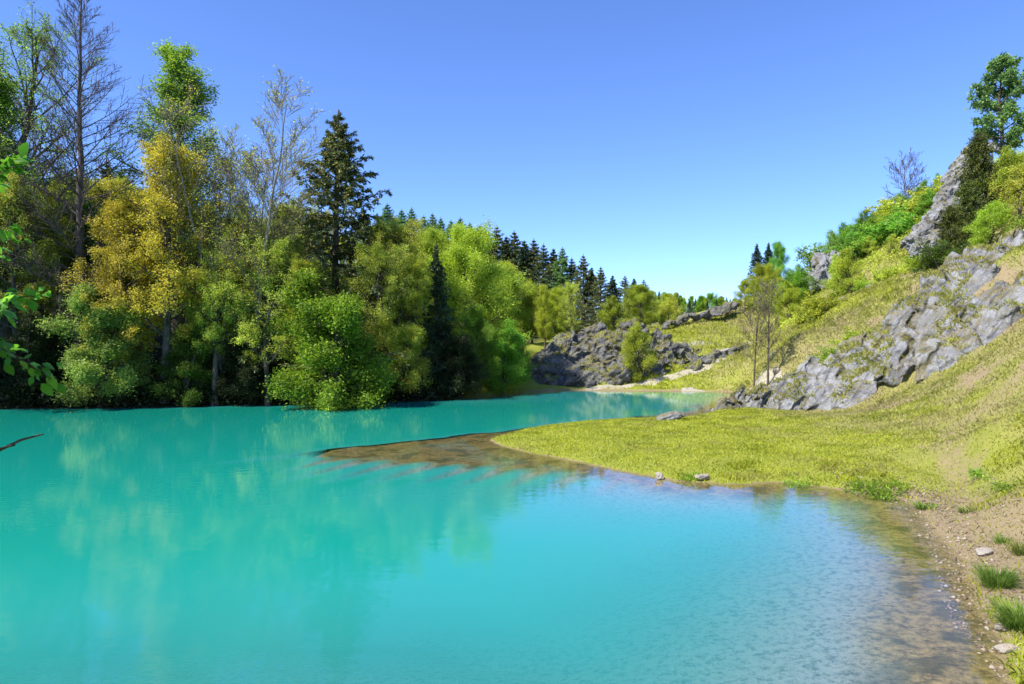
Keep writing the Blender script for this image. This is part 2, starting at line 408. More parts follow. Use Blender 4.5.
# ------------------------------------------------------------------ rock
def rock_mat(name, c1, c2, c3, moss, mossamt=0.5):
    t = NT(name)
    g = t.n('NewGeometry'); sx = t.n('SeparateXYZ'); t.l(g.outputs['Normal'], sx.inputs[0])
    n1 = t.noise(1.1, 6, 0.65, dist=0.4); n2 = t.noise(7, 5, 0.7); n3 = t.noise(0.5, 3, 0.6)
    mp_ = t.n('Mapping'); mp_.inputs['Scale'].default_value = (1, 1, 1); mp_.inputs['Rotation'].default_value = (0.2, 0.9, 0.3)
    t.l(t.pos(), mp_.inputs[0]); mp2 = t.n('Mapping'); mp2.inputs['Scale'].default_value = (0.35, 1.2, 3.2); t.l(mp_.outputs[0], mp2.inputs[0])
    st = t.noise(1.2, 5, 0.65, mp2.outputs[0])
    col = t.mix(t.maprange(n1, 0.35, 0.65), c1, c2)
    col = t.mix(t.maprange(n2, 0.5, 0.75), col, c3)
    col = t.mix(t.maprange(st, 0.53, 0.64, 0, 0.7), col, tuple(0.32 * a for a in c1))
    pat = t.math('MULTIPLY', t.maprange(t.noise(0.42, 4, 0.62), 0.52, 0.62), t.maprange(n2, 0.40, 0.52))
    col = t.mix(t.math('MULTIPLY', pat, min(1.0, mossamt * 1.3)), col, t.mix(t.noise(2.5, 3), (0.07, 0.06, 0.035), (0.15, 0.14, 0.055)))
    col = t.mix(t.math('MULTIPLY', t.attr('crack'), t.maprange(n2, 0.32, 0.55, 0.25, 0.95)), col, t.mix(t.noise(1.7, 3), (0.05, 0.038, 0.02), (0.13, 0.12, 0.03)))
    up = t.maprange(t.math('ADD', sx.outputs[2], t.math('MULTIPLY_ADD', n3, 1.6, -0.8)), 1.0 - mossamt, 1.25 - mossamt)
    up = t.math('MULTIPLY', up, t.maprange(n2, 0.35, 0.6))
    col = t.mix(up, col, t.mix(t.noise(3, 3), moss, tuple(1.5 * m for m in (moss[0] * 1.2, moss[1], moss[2]))))
    return t.done(t.principled(col, 0.92, 0.2, t.bump(t.math('ADD', n2, t.math('MULTIPLY', st, 1.5)), 0.8, 0.14)))
ROCK_LIGHT = rock_mat('limestone', (0.165, 0.165, 0.17), (0.265, 0.265, 0.27), (0.39, 0.385, 0.375), (0.11, 0.10, 0.035), 0.46)
ROCK_DARK = rock_mat('weathered_limestone', (0.09, 0.09, 0.09), (0.16, 0.16, 0.155), (0.25, 0.245, 0.235), (0.13, 0.125, 0.035), 0.38)

def hull(bm, c, size, axes, rng, n=16):
    pts = rng.normal(size=(n, 3)); pts = nrm(pts) * rng.uniform(0.75, 1.0, (n, 1))
    pts = np.sign(pts) * np.abs(pts) ** 0.7
    pts = (pts * size) @ axes + c
    vs = [bm.verts.new(p) for p in pts]
    r = bmesh.ops.convex_hull(bm, input=vs)
    bad = [e for e in r['geom_interior'] if isinstance(e, bmesh.types.BMVert)]
    if bad: bmesh.ops.delete(bm, geom=bad, context='VERTS')

def rot_axes(az, tilt, roll=0.0):
    """rows: long axis, second axis, thin axis"""
    a = np.array([math.cos(az) * math.cos(tilt), math.sin(az) * math.cos(tilt), math.sin(tilt)])
    b = np.cross([0, 0, 1], a); b = b / np.linalg.norm(b); c = np.cross(a, b)
    b2 = b * math.cos(roll) + c * math.sin(roll); c2 = np.cross(a, b2)
    return np.stack([a, b2, c2])

def finish_rock(name, bm, mat, voxel, amp, seed, strata=None, freq=1.0, crackd=0.16):
    me = bpy.data.meshes.new('tmp'); bm.to_mesh(me); bm.free()
    o = link(bpy.data.objects.new('tmp', me))
    md = o.modifiers.new('r', 'REMESH'); md.mode = 'VOXEL'; md.voxel_size = voxel
    dg = bpy.context.evaluated_depsgraph_get(); dg.update()
    ev = o.evaluated_get(dg); m2 = bpy.data.meshes.new_from_object(ev)
    bpy.data.objects.remove(o)
    n = len(m2.vertices); co = np.empty(n * 3, np.float32); m2.vertices.foreach_get('co', co); co = co.reshape(-1, 3).astype(float)
    nr = np.empty(n * 3, np.float32); m2.vertices.foreach_get('normal', nr); nr = nr.reshape(-1, 3)
    r1 = 1 - np.abs(fbm(co * 0.55 * freq, seed, 4)) * 2
    dsp = amp * (0.9 * fbm(co * 0.8 * freq, seed + 7, 3) + 0.45 * fbm(co * 2.6 * freq, seed + 9, 3) - 0.8 * sstep(0.72, 0.98, r1))
    crack = np.zeros(n)
    if strata is not None:
        z0 = np.zeros(n, np.int64)
        for ax, sp, dep_, sd_ in ((strata, 0.95 * freq, 1.0, 3), (np.cross(strata, [0.3, 0.8, 0.52]), 0.50 * freq, 0.8, 5)):
            u = co @ (ax / np.linalg.norm(ax)); q = u * sp + 0.75 * fbm(co * 0.42, seed + sd_, 3)
            fr_ = q - np.floor(q); edge = np.minimum(fr_, 1 - fr_)
            lay = _hash(np.floor(q).astype(np.int64), z0, z0, seed + sd_) - 0.5
            keepc = sstep(-0.25, 0.2, fbm(co * 0.5, seed + 30 + sd_, 2))
            dsp = dsp + crackd * dep_ * (1.1 * lay * sstep(0, 0.08, edge) - keepc * (1 - sstep(0.0, 0.085, edge)))
            crack = np.maximum(crack, keepc * (1 - sstep(0.03, 0.12, edge)))
    co = co + nr * dsp[:, None] + (amp * 0.25) * np.stack([vnoise(co * 3.1, seed + 20 + k) for k in range(3)], 1)
    m2.vertices.foreach_set('co', co.astype(np.float32).ravel()); m2.update()
    m2.name = name
    at_ = m2.attributes.new('crack', 'FLOAT', 'POINT'); at_.data.foreach_set('value', crack.astype(np.float32))
    m2.materials.clear(); m2.materials.append(mat)
    return obj(name, m2)

def interp(tab, x):
    tab = np.array(tab, float)
    return [np.interp(x, tab[:, 0], tab[:, k]) for k in range(1, tab.shape[1])]

rng = np.random.default_rng(11)
# the long limestone ridge: photo column -> top row, bottom row, distance at its foot, depth back to its top
RIDGE = [(708, 413, 418, 43.4, 0.6), (722, 398, 416, 43.4, 1.0), (745, 385, 413, 43.0, 1.6), (768, 382, 411, 42.6, 1.8), (800, 366, 407, 42.2, 2.2), (830, 354, 404, 41.6, 2.6), (850, 346, 399, 41.2, 3.0),
         (880, 330, 382, 40.2, 3.6), (900, 312, 371, 39.4, 4.2), (930, 287, 362, 38.4, 5.0), (960, 266, 352, 37.4, 5.8), (990, 250, 338, 36.6, 6.6), (1024, 236, 322, 35.6, 7.2), (1070, 215, 300, 34.6, 8), (1110, 200, 290, 34, 8)]
bm = bmesh.new()
def ridge_gap(px, v): return f2(np.array([px * 0.021]), np.array([v * 1.9 + px * 0.012]), 1.0, 66, 3)[0]
for px in np.arange(712, 1110, 5.2):
    top, bot, d0, dep = interp(RIDGE, px)
    span = bot - top
    k = max(2, int(span / 10))
    for j in range(k):
        v = (j + rng.uniform(0.1, 0.9)) / k                     # 0 foot .. 1 top
        if px > 870 and ridge_gap(px, v) > 0.20 + 0.25 * (v > 0.82): continue
        if rng.random() < 0.22: continue
        d = d0 + dep * v + rng.uniform(0, 0.5)
        c = W(px + rng.normal(0, 3), bot - span * v * 0.96 + 3, d)
        s = np.array([1.55, 0.8, 0.50]) * rng.uniform(0.45, 1.25) * (0.50 + 0.010 * span)
        hull(bm, c - [0, -0.35, 0.25], s, rot_axes(rng.normal(0.25, 0.12), rng.normal(0.88, 0.10), rng.normal(0.65, 0.2)), rng)
RIDGE_OBJ = tag(finish_rock('rock_outcrop', bm, ROCK_LIGHT, 0.08, 0.10, 3, rot_axes(0.25, 0.88, 0.65)[2], 0.85, 0.24),
    'long pale grey limestone ridge climbing the grassy slope from the water to the right edge', 'rock outcrop')

# outcrop on the far shore
bm = bmesh.new()
OUT = [(524, 381, 386), (535, 371, 386), (548, 358, 386), (558, 343, 386), (568, 336, 387), (580, 337, 387), (588, 333, 387), (600, 336, 387), (612, 331, 386), (625, 331, 384), (632, 327, 382), (648, 327, 378), (658, 330, 374), (664, 340, 373), (680, 347, 371), (710, 347, 368), (740, 349, 361)]
for px in np.arange(526, 742, 6.0):
    top, bot = interp(OUT, px)
    span = bot - top + 5; k = max(1, int(span / 9))
    for j in range(k):
        v = (j + rng.uniform(0.0, 0.8)) / k
        if rng.random() < (0.15 if px > 664 else 0.25): continue
        d = 65.3 + (0.13 * (387 - (bot - span * v))) + rng.uniform(0, 0.6)
        c = W(px + rng.normal(0, 3), bot - span * v * 0.93 + 2, d)
        s = np.array([2.3, 1.5, 1.3]) * rng.uniform(0.5, 1.25) * (1.0 if px < 640 else (0.75 if px < 664 else 0.5))
        if px < 545: s = s * 0.75
        hull(bm, c, s, rot_axes(rng.normal(0.2, 0.35), rng.normal(0.8, 0.25), rng.normal(0.3, 0.4)), rng, 12)
FAR_OBJ = tag(finish_rock('rock_outcrop', bm, ROCK_DARK, 0.16, 0.30, 13, rot_axes(0.2, 0.75, 0.2)[2], 0.8),
    'dark grey craggy rock outcrop rising from the far shore of the lake beside the wood', 'rock outcrop')

# rocks along the skyline of the terrace
def crag(pts, label, mat, size, axes, seed, voxel, amp, cat='rock outcrop', name='rock_outcrop', n=12):
    bm = bmesh.new(); r = np.random.default_rng(seed)
    for px, py, d, k in pts:
        hull(bm, W(px, py, d), np.array(size) * k * r.uniform(0.8, 1.2), rot_axes(*(a + r.normal(0, 0.18) for a in axes)), r, n)
    return tag(finish_rock(name, bm, mat, voxel, amp, seed, rot_axes(*axes)[2]), label, cat)
crag([(676, 322, 84, .8), (684, 318, 84, 1.0), (690, 315, 84.5, 1.0), (697, 318, 85, .8), (705, 317, 85, 1.2), (714, 314, 86, 1.2), (722, 311, 86, 1.3), (730, 308, 87, 1.1), (735, 306, 87, .9), (668, 325, 83, .7)],
     'low grey rocks on the skyline of the grassy terrace behind the far outcrop', ROCK_DARK, (1.5, 1.0, 0.8), (0.3, 0.4, 0.2), 31, 0.16, 0.22)
crag([(812, 272, 82, .9), (818, 262, 83, 1.1), (824, 268, 82, 1.2), (830, 262, 83, 1.1), (820, 280, 81, 1.1), (829, 282, 80.5, 1.0), (838, 270, 82, .8), (812, 284, 81, .6)],
     'small grey crag among green bushes halfway up the right hillside', ROCK_LIGHT, (1.9, 1.0, 1.0), (0.2, 1.1, 0.2), 37, 0.17, 0.3)
SUM = [(917, 236, 74, .9), (924, 244, 73, 1.1), (928, 226, 75, 1.1), (934, 240, 73, 1.2), (936, 214, 76, 1.1), (944, 228, 74.5, 1.3), (944, 200, 77, 1.1), (950, 214, 76, 1.3), (952, 188, 78, 1.0), (958, 200, 77, 1.3), (959, 174, 79, 1.0),
       (966, 188, 78.5, 1.2), (966, 162, 80, .95), (972, 174, 79, 1.2), (974, 152, 81, .9), (980, 165, 80, 1.1), (956, 232, 73, 1.2), (964, 216, 75, 1.3), (975, 200, 77, 1.3), (986, 180, 79, 1.3), (928, 256, 71.5, .8), (985, 150, 81, .8)]
crag(SUM, 'tall pale limestone crag near the top of the right hillside, bare steep left face', ROCK_LIGHT, (2.3, 1.5, 0.9), (0.15, 1.0, 0.1), 41, 0.2, 0.34)
crag([(782, 350, 57.5, .8), (790, 346, 57, 1.0), (797, 342, 56.5, 1.0), (804, 339, 56.5, .9), (812, 336, 56, .8), (776, 356, 58, .7)],
     'low dark rock ledge on the grass slope behind the two bare saplings', ROCK_DARK, (1.2, 0.6, 0.4), (0.1, 0.35, 0.2), 43, 0.12, 0.15)
crag([(852, 298, 64, .8), (864, 295, 64, 1.1), (876, 290, 63, 1.1), (888, 292, 62, .9), (842, 300, 66, .7)],
     'weathered grey rock ledge in the hillside grass under the pale green hillside tree', ROCK_LIGHT, (1.5, 0.8, 0.5), (0.1, 0.3, 0.2), 47, 0.13, 0.18)

def stone(px, py, d, size, label, seed, mat=ROCK_LIGHT, axes=(0.1, 0.1, 0.1), name='stone', cat='stone', sink=0.25):
    r = np.random.default_rng(seed); bm = bmesh.new()
    x, y, _ = W(px, py, d); z = max(hz(x, y), -0.05)
    for k in range(2):
        hull(bm, np.array([x, y, z + size[2] * (1 - sink)]) + r.normal(0, 0.15, 3) * np.array(size) * k, np.array(size), rot_axes(*axes), r, 16)
    return tag(finish_rock(name, bm, mat, max(min(size) / 5, 0.025), min(size) * 0.18, seed, None, 2.0), label, cat)
STONE_PALE = rock_mat('pale_stone', (0.28, 0.25, 0.21), (0.38, 0.34, 0.29), (0.45, 0.42, 0.37), (0.3, 0.25, 0.15), 0.1)
stone(668, 427, 36.5, (0.85, 0.4, 0.22), 'flat grey rock slab lying alone on the green grass spit', 61, ROCK_LIGHT, (0.05, 0.28, 0.1))
stone(660, 478, 22.4, (0.14, 0.12, 0.12), 'small pale stone alone at the water edge of the grass spit', 62, STONE_PALE)
stone(702, 480, 22.0, (0.30, 0.16, 0.13), 'broad pinkish stone set in the eroded bank under the grass spit', 63, STONE_PALE)
stone(985, 561, 14.0, (0.20, 0.14, 0.06), 'flat pale stone on the sandy shore above the grass tuft', 64, STONE_PALE)
stone(1001, 633, 10.6, (0.11, 0.09, 0.07), 'small whitish stone beside the grass at the lower right', 65, STONE_PALE)
stone(1008, 652, 9.9, (0.22, 0.10, 0.06), 'long flat stone at the water edge in the bottom right corner', 66, STONE_PALE)
stone(776, 372, 52.5, (0.35, 0.3, 0.3), 'small white rock on the slope right of the two bare saplings', 67, STONE_PALE)
stone(788, 381, 49, (0.38, 0.3, 0.3), 'whitish boulder just behind the crest of the limestone ridge', 68, STONE_PALE)

# pebbles on the sandy shore
r = np.random.default_rng(71)
N = 90000
px_, py_ = r.uniform(5.5, 15, N), r.uniform(8, 24, N)
pz, psd = H(px_, py_)
keep = (psd > -0.5) & (psd < 2.6) & (r.random(N) < np.exp(-np.abs(psd - 0.35) * 1.1) * 0.9) & (px_ > 6.2 + 0.30 * (py_ - 8))
px_, py_, pz = px_[keep], py_[keep], pz[keep]
OCT = np.array([[1, 0, 0], [-1, 0, 0], [0, 1, 0], [0, -1, 0], [0, 0, 1], [0, 0, -1]], float)
OF = np.array([[0, 2, 4], [2, 1, 4], [1, 3, 4], [3, 0, 4], [2, 0, 5], [1, 2, 5], [3, 1, 5], [0, 3, 5]])
n = len(px_)
sz = 0.006 + 0.012 * r.random(n) + 0.045 * r.random(n) ** 9
az = r.uniform(0, 6.28, n); ca, sa = np.cos(az), np.sin(az)
v = OCT[None] * (sz[:, None, None] * r.uniform(0.55, 1.3, (n, 6, 3)) * np.array([1.2, 0.9, 0.6]))
v = np.stack([v[..., 0] * ca[:, None] - v[..., 1] * sa[:, None], v[..., 0] * sa[:, None] + v[..., 1] * ca[:, None], v[..., 2]], -1) + np.stack([px_, py_, pz + sz * 0.2], 1)[:, None]
t = NT('pebble_material'); g = t.n('NewGeometry')
PEB = t.done(t.principled(t.ramp(g.outputs['Random Per Island'], [(0, (0.12, 0.085, 0.05)), (0.6, (0.22, 0.165, 0.105)), (1, (0.34, 0.30, 0.24))]), 0.85, 0.2))
tag(obj('pebbles', mesh_np('pebbles', v.reshape(-1, 3), (OF[None] + 6 * np.arange(n)[:, None, None]).reshape(-1, 3), PEB, False)),
    'small tan pebbles strewn along the sandy shore on the right', 'pebbles', kind='stuff')

# ------------------------------------------------------------------ trees
def tubes(P, R, k):
    """P (B,N,3), R (B,N) -> verts, quads"""
    B, N, _ = P.shape
    T = np.empty_like(P); T[:, 1:-1] = P[:, 2:] - P[:, :-2]; T[:, 0] = P[:, 1] - P[:, 0]; T[:, -1] = P[:, -1] - P[:, -2]
    T = nrm(T)
    ref = np.where(np.abs(T[:, :1, 2:3]) > 0.8, np.array([1.0, 0, 0]), np.array([0, 0, 1.0]))
    U = nrm(np.cross(T, np.broadcast_to(ref, T.shape))); V = np.cross(T, U)
    a = np.arange(k) * 2 * math.pi / k
    v = P[:, :, None] + R[:, :, None, None] * (np.cos(a)[None, None, :, None] * U[:, :, None] + np.sin(a)[None, None, :, None] * V[:, :, None])
    b = (np.arange(B) * N * k)[:, None, None]; i = (np.arange(N - 1) * k)[None, :, None]; j = np.arange(k)[None, None, :]; j2 = (j + 1) % k
    q = np.stack([b + i + j, b + i + j2, b + i + k + j2, b + i + k + j], -1).reshape(-1, 4)
    return v.reshape(-1, 3), q

def leaves6(P, n, size, rng, jit, aspect=0.6, droop=0.4, upn=0.9, along=0.8):
    V4, _ = leaves(P, n, size, rng, jit, aspect, (0.2, 1.05), droop, upn, along)
    a, b, c, d = [V4.reshape(n, 4, 3)[:, k] for k in range(4)]
    m = (b + d) / 2
    V = np.stack([a, m + (b - m) * .85 + (a - m) * .45, b * .98 + m * .02, m + (b - m) * .6 + (c - m) * .55, c, m + (d - m) * .6 + (c - m) * .55, d, m + (d - m) * .85 + (a - m) * .45, m - 0.06 * np.cross(b - d, c - a) / size], 1).reshape(-1, 3)
    i = 9 * np.arange(n)[:, None]
    f = np.concatenate([i + np.array([[k, (k + 1) % 8, 8]]) for k in range(8)])
    return V, f

class Acc:
    def __init__(s): s.v, s.f, s.n = [], [], 0
    def add(s, v, f): s.v.append(v); s.f.append(f + s.n); s.n += len(v)
    def mesh(s, name, mat, smooth=True):
        return mesh_np(name, np.concatenate(s.v), np.concatenate(s.f), mat, smooth)

def at(P, idx, t):
    M = P.shape[1]; s = np.clip(t, 0, 0.9999) * (M - 1); i = s.astype(int); f = (s - i)[:, None]
    return P[idx, i] * (1 - f) + P[idx, i + 1] * f, nrm(P[idx, i + 1] - P[idx, i])

def lens(P): return np.linalg.norm(np.diff(P, axis=1), axis=2).sum(1)

def grow(pos, dirn, length, r0, N, rng, bend=0.0, wob=0.05):
    B = len(pos); s = np.linspace(0, 1, N)
    P = pos[:, None] + dirn[:, None] * (length[:, None] * s)[..., None]
    P[..., 2] += (np.broadcast_to(np.asarray(bend, float), (B,)) * length)[:, None] * s ** 2
    w = np.cumsum(rng.normal(0, 1, (B, N, 3)), 1); w -= w[:, :1]
    P = P + w * (wob * length / N)[:, None, None]
    R = r0[:, None] * (1 - 0.8 * s)[None]
    return P, R

def kids(P, R, n, tr, ang, lenf, rng, N=5, up=0.0, bend=0.0, wob=0.06, rmul=0.55, rmax=9.0, flat=0.0):
    B = len(P); idx = np.repeat(np.arange(B), n); m = len(idx)
    t = tr[0] + (tr[1] - tr[0]) * ((np.tile(np.arange(n), B) + rng.random(m)) / n)
    p, tan = at(P, idx, t)
    q = rng.normal(size=(m, 3)); q[:, 2] *= (1 - flat); q = nrm(q - (q * tan).sum(1, keepdims=True) * tan)
    a = rng.normal(ang[0], ang[1], m)[:, None]
    dr = np.cos(a) * tan + np.sin(a) * q; dr[:, 2] += up; dr = nrm(dr)
    ln = lenf(t) * lens(P)[idx] * rng.uniform(0.65, 1.2, m)
    M = R.shape[1]; rr = R[idx, np.clip((t * (M - 1)).astype(int), 0, M - 1)]
    return grow(p, dr, ln, np.minimum(rr * rmul, rmax), N, rng, bend, wob)

def leaves(P, n, size, rng, jit=0.12, aspect=0.6, tr=(0.2, 1.05), droop=0.0, upn=0.3, along=0.4):
    B = len(P); idx = rng.integers(0, B, n); t = rng.uniform(*tr, n)
    p, tan = at(P, idx, t)
    p = p + rng.normal(0, jit, (n, 3))
    u = nrm(tan * along + rng.normal(0, 0.6, (n, 3)) + np.array([0, 0, -droop]))
    nn = rng.normal(size=(n, 3)); nn[:, 2] = np.abs(nn[:, 2]) + upn
    v = nrm(np.cross(nn, u))
    w = nrm(np.cross(u, v))
    sz = (size if np.ndim(size) == 0 else 1.0) * rng.uniform(0.45, 1.4, n)[:, None]
    # leaf: folded four-point blade
    a = p; b = p + u * sz * 0.5 + v * sz * aspect * 0.5 + w * sz * 0.08; c = p + u * sz; d = p + u * sz * 0.45 - v * sz * aspect * 0.5 + w * sz * 0.08
    V = np.stack([a, b, c, d], 1).reshape(-1, 3)
    Fq = np.arange(4 * n).reshape(-1, 4)
    return V, Fq

def trunk_line(Ht, r0, rng, N=16, wob=0.02, lean=(0, 0)):
    s = np.linspace(0, 1, N)
    w = np.cumsum(rng.normal(0, 1, (N, 2)), 0); w -= w[0]
    P = np.zeros((1, N, 3)); P[0, :, 2] = s * Ht
    P[0, :, :2] = w * wob * Ht / N ** 0.5 * s[:, None] + np.array(lean) * Ht * (s ** 1.5)[:, None]
    R = (r0 * (1 - 0.9 * s) ** 0.9 + 0.004)[None]; R[0, 0] *= 1.35
    return P, R

def limbs_from(P, R, n, tr, env, elev, rng, N=8, bend=0.1, wob=0.07, rfac=0.45, jitl=(0.6, 1.15), power=1.0):
    """limbs spiralling up the trunk; env(t) length, elev(t) angle above level"""
    t = tr[0] + (tr[1] - tr[0]) * (((np.arange(n) + rng.random(n)) / n) ** power)
    p, tan = at(P, np.zeros(n, int), t)
    az = np.arange(n) * 2.39996 + rng.normal(0, 0.35, n); el = np.array([elev(x) for x in t]) + rng.normal(0, 0.13, n)
    dr = np.stack([np.cos(az) * np.cos(el), np.sin(az) * np.cos(el), np.sin(el)], 1)
    ln = np.array([env(x) for x in t]) * rng.uniform(*jitl, n)
    M = R.shape[1]; r0 = R[0, (t * (M - 1)).astype(int)] * rfac
    return grow(p, dr, ln, np.minimum(r0, 0.03 + ln * 0.02), N, rng, bend, wob)

TREES = {}
def reg(key, Ht, wood, crown, kind, crown_name='crown'):
    TREES[key] = dict(H=Ht, trunk=wood, crown=crown, name=kind, cname=crown_name)

BARK = bark_mat('bark_brown', (0.045, 0.036, 0.026), (0.13, 0.11, 0.085))
BARK_PALE = bark_mat('bark_pale', (0.16, 0.14, 0.11), (0.34, 0.31, 0.26))
BARK_BARE = bark_mat('bark_reddish', (0.06, 0.045, 0.04), (0.16, 0.125, 0.11))
TWIG_PALE = bark_mat('twig_pale', (0.12, 0.095, 0.065), (0.22, 0.18, 0.12))

LM = dict(
    lime=leaf_mat('leaf_lime', (0.253, 0.356, 0.030), (0.481, 0.567, 0.054), (0.620, 0.620, 0.092), 0.45),
    green=leaf_mat('leaf_green', (0.103, 0.221, 0.022), (0.220, 0.391, 0.030), (0.411, 0.585, 0.063), 0.42),
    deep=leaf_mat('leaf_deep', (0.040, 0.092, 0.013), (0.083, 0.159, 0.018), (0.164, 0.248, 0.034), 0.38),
    olive=leaf_mat('leaf_olive', (0.310, 0.389, 0.049), (0.617, 0.660, 0.088), (0.660, 0.660, 0.147), 0.42),
    yellow=leaf_mat('leaf_yellow', (0.369, 0.310, 0.033), (0.660, 0.578, 0.062), (0.660, 0.594, 0.120), 0.42),
    gold=leaf_mat('leaf_gold', (0.232, 0.316, 0.029), (0.408, 0.549, 0.050), (0.526, 0.620, 0.093), 0.42),
    pale=leaf_mat('leaf_pale', (0.162, 0.270, 0.054), (0.288, 0.432, 0.090), (0.486, 0.620, 0.180), 0.45),
    birch=leaf_mat('leaf_birch', (0.132, 0.301, 0.051), (0.265, 0.502, 0.069), (0.485, 0.620, 0.101), 0.5),
    teal=leaf_mat('needle_larch', (0.112, 0.238, 0.090), (0.192, 0.367, 0.124), (0.318, 0.478, 0.134), 0.35),
    spruce=leaf_mat('needle_spruce', (0.060, 0.092, 0.037), (0.149, 0.185, 0.062), (0.318, 0.289, 0.086), 0.15),
    darksp=leaf_mat('needle_dark', (0.026, 0.052, 0.026), (0.057, 0.099, 0.042), (0.104, 0.143, 0.052), 0.12),
    yew=leaf_mat('needle_yew', (0.057, 0.095, 0.019), (0.123, 0.162, 0.030), (0.228, 0.237, 0.048), 0.2),
    shade=leaf_mat('leaf_painted_shade', (0.015, 0.022, 0.008), (0.03, 0.045, 0.012), (0.06, 0.08, 0.02), 0.3),  # darkened leaf colour, paints in the shade low along the wooded bank
    wild=leaf_mat('leaf_near', (0.068, 0.203, 0.021), (0.135, 0.338, 0.034), (0.270, 0.507, 0.068), 0.5, 0.5),
)

def make_broadleaf(key, Ht, Rw, seed, t0=0.18, nl=34, n2=9, n3=5, nleaf=26000, lsize=0.20, bark=BARK, lmat='lime', shape='round', jit=0.16, elev=(0.1, 1.0), name='broadleaf_tree', stems=1, droop=0.0, lb=0.12, twigs=True, limbjit=(0.55, 1.15)):
    rng = np.random.default_rng(seed)
    A = Acc(); Ptw = []
    for sidx in range(stems):
        lean = (0, 0) if stems == 1 else (rng.normal(0, 0.13), rng.normal(0, 0.13))
        hs = Ht * (1 if sidx == 0 else rng.uniform(0.7, 0.95))
        P, R = trunk_line(hs * 0.97, 0.016 * hs + 0.03, rng, 16, 0.03, lean)
        A.add(*tubes(P, R, 9))
        def env(t):
            q = (t - t0) / (1 - t0)
            if shape == 'round': return Rw * (0.25 + 0.75 * math.sin(math.pi * min(1, 0.18 + 0.82 * q)) ** 0.7) * (1 if q < 0.8 else 1 - (q - 0.8) * 2.2)
            if shape == 'egg': return Rw * (0.15 + 0.85 * (1 - q) ** 0.6 * min(1, 0.45 + q * 1.6))
            if shape == 'cone': return Rw * (0.06 + 0.94 * (1 - q) ** 0.9)
            if shape == 'column': return Rw * (0.35 + 0.65 * math.sin(math.pi * min(1, 0.15 + 0.8 * q)) ** 0.5)
            if shape == 'vase': return Rw * (0.5 + 0.5 * (1 - abs(q - 0.55)))
        P1, R1 = limbs_from(P, R, max(6, nl // stems), (t0, 0.97), env, lambda t: elev[0] + (elev[1] - elev[0]) * t, rng, 8, lb, 0.09, jitl=limbjit)
        A.add(*tubes(P1, R1, 6))
        P2, R2 = kids(P1, R1, n2, (0.25, 1.0), (0.75, 0.2), lambda t: 0.42 * (1.15 - 0.7 * t), rng, 6, 0.12, 0.05 - droop, 0.09, 0.6)
        A.add(*tubes(P2, R2, 4))
        P3, R3 = kids(P2, R2, n3, (0.2, 1.0), (0.7, 0.25), lambda t: 0.5 * (1.1 - 0.5 * t), rng, 4, 0.05, -droop, 0.09, 0.6)
        R3 = np.maximum(R3, 0.006)
        if twigs: A.add(*tubes(P3, R3, 3))
        Ptw.append(P3)
    P3 = np.concatenate(Ptw)
    V, Fq = leaves(P3, nleaf, lsize, rng, jit, droop=droop)
    reg(key, Ht, A.mesh(key + '_trunk', bark), mesh_np(key + '_crown', V, Fq, LM[lmat]), name)

def make_bare(key, Ht, Rw, seed, t0=0.15, nl=60, n2=10, n3=6, shape='cone', bark=BARK_BARE, twig=BARK_BARE, elev=(0.35, 0.9), stems=1, nleaf=0, lmat='olive', tw=0.011, name='bare_tree', n4=0, lsize=0.16, leaf_only=False):
    rng = np.random.default_rng(seed); A = Acc(); Tw = Acc(); PT = []
    for sidx in range(stems):
        lean = (0, 0) if stems == 1 else (rng.normal(0, 0.10), rng.normal(0, 0.10))
        hs = Ht * (1 if sidx == 0 else rng.uniform(0.8, 0.97))
        P, R = trunk_line(hs * 0.99, (0.0095 if stems == 1 else 0.006) * hs + 0.02, rng, 18, 0.015, lean); A.add(*tubes(P, R, 9))
        def env(t):
            q = (t - t0) / (1 - t0)
            if shape == 'cone': return Rw * (0.05 + 0.95 * (1 - q) ** 0.75 * min(1, .55 + q * 2))
            return Rw * (0.3 + 0.7 * math.sin(math.pi * min(1, 0.2 + 0.75 * q)) ** 0.6)
        P1, R1 = limbs_from(P, R, nl // stems, (t0, 0.98), env, lambda t: elev[0] + (elev[1] - elev[0]) * t, rng, 8, 0.2, 0.06, 0.3)
        A.add(*tubes(P1, R1, 5))
        P2, R2 = kids(P1, R1, n2, (0.2, 1.0), (0.6, 0.15), lambda t: 0.40 * (1.15 - 0.7 * t), rng, 6, 0.12, 0.1, 0.08, 0.6)
        R2 = np.maximum(R2, tw); Tw.add(*tubes(P2, R2, 4))
        P3, R3 = kids(P2, R2, n3, (0.15, 1.0), (0.6, 0.2), lambda t: 0.55 * (1.1 - 0.5 * t), rng, 4, 0.1, 0.05, 0.08, 0.7)
        R3 = np.maximum(R3, tw * 0.7); Tw.add(*tubes(P3, R3, 3)); PT.append(P3)
    TREES[key] = dict(H=Ht, trunk=A.mesh(key + '_trunk', bark), crown=Tw.mesh(key + '_twigs', twig), name=name, cname='twigs')
    if nleaf:
        V, Fq = leaves(np.concatenate(PT), nleaf, lsize, rng, 0.1)
        TREES[key]['leaves'] = mesh_np(key + '_leaves', V, Fq, LM[lmat])

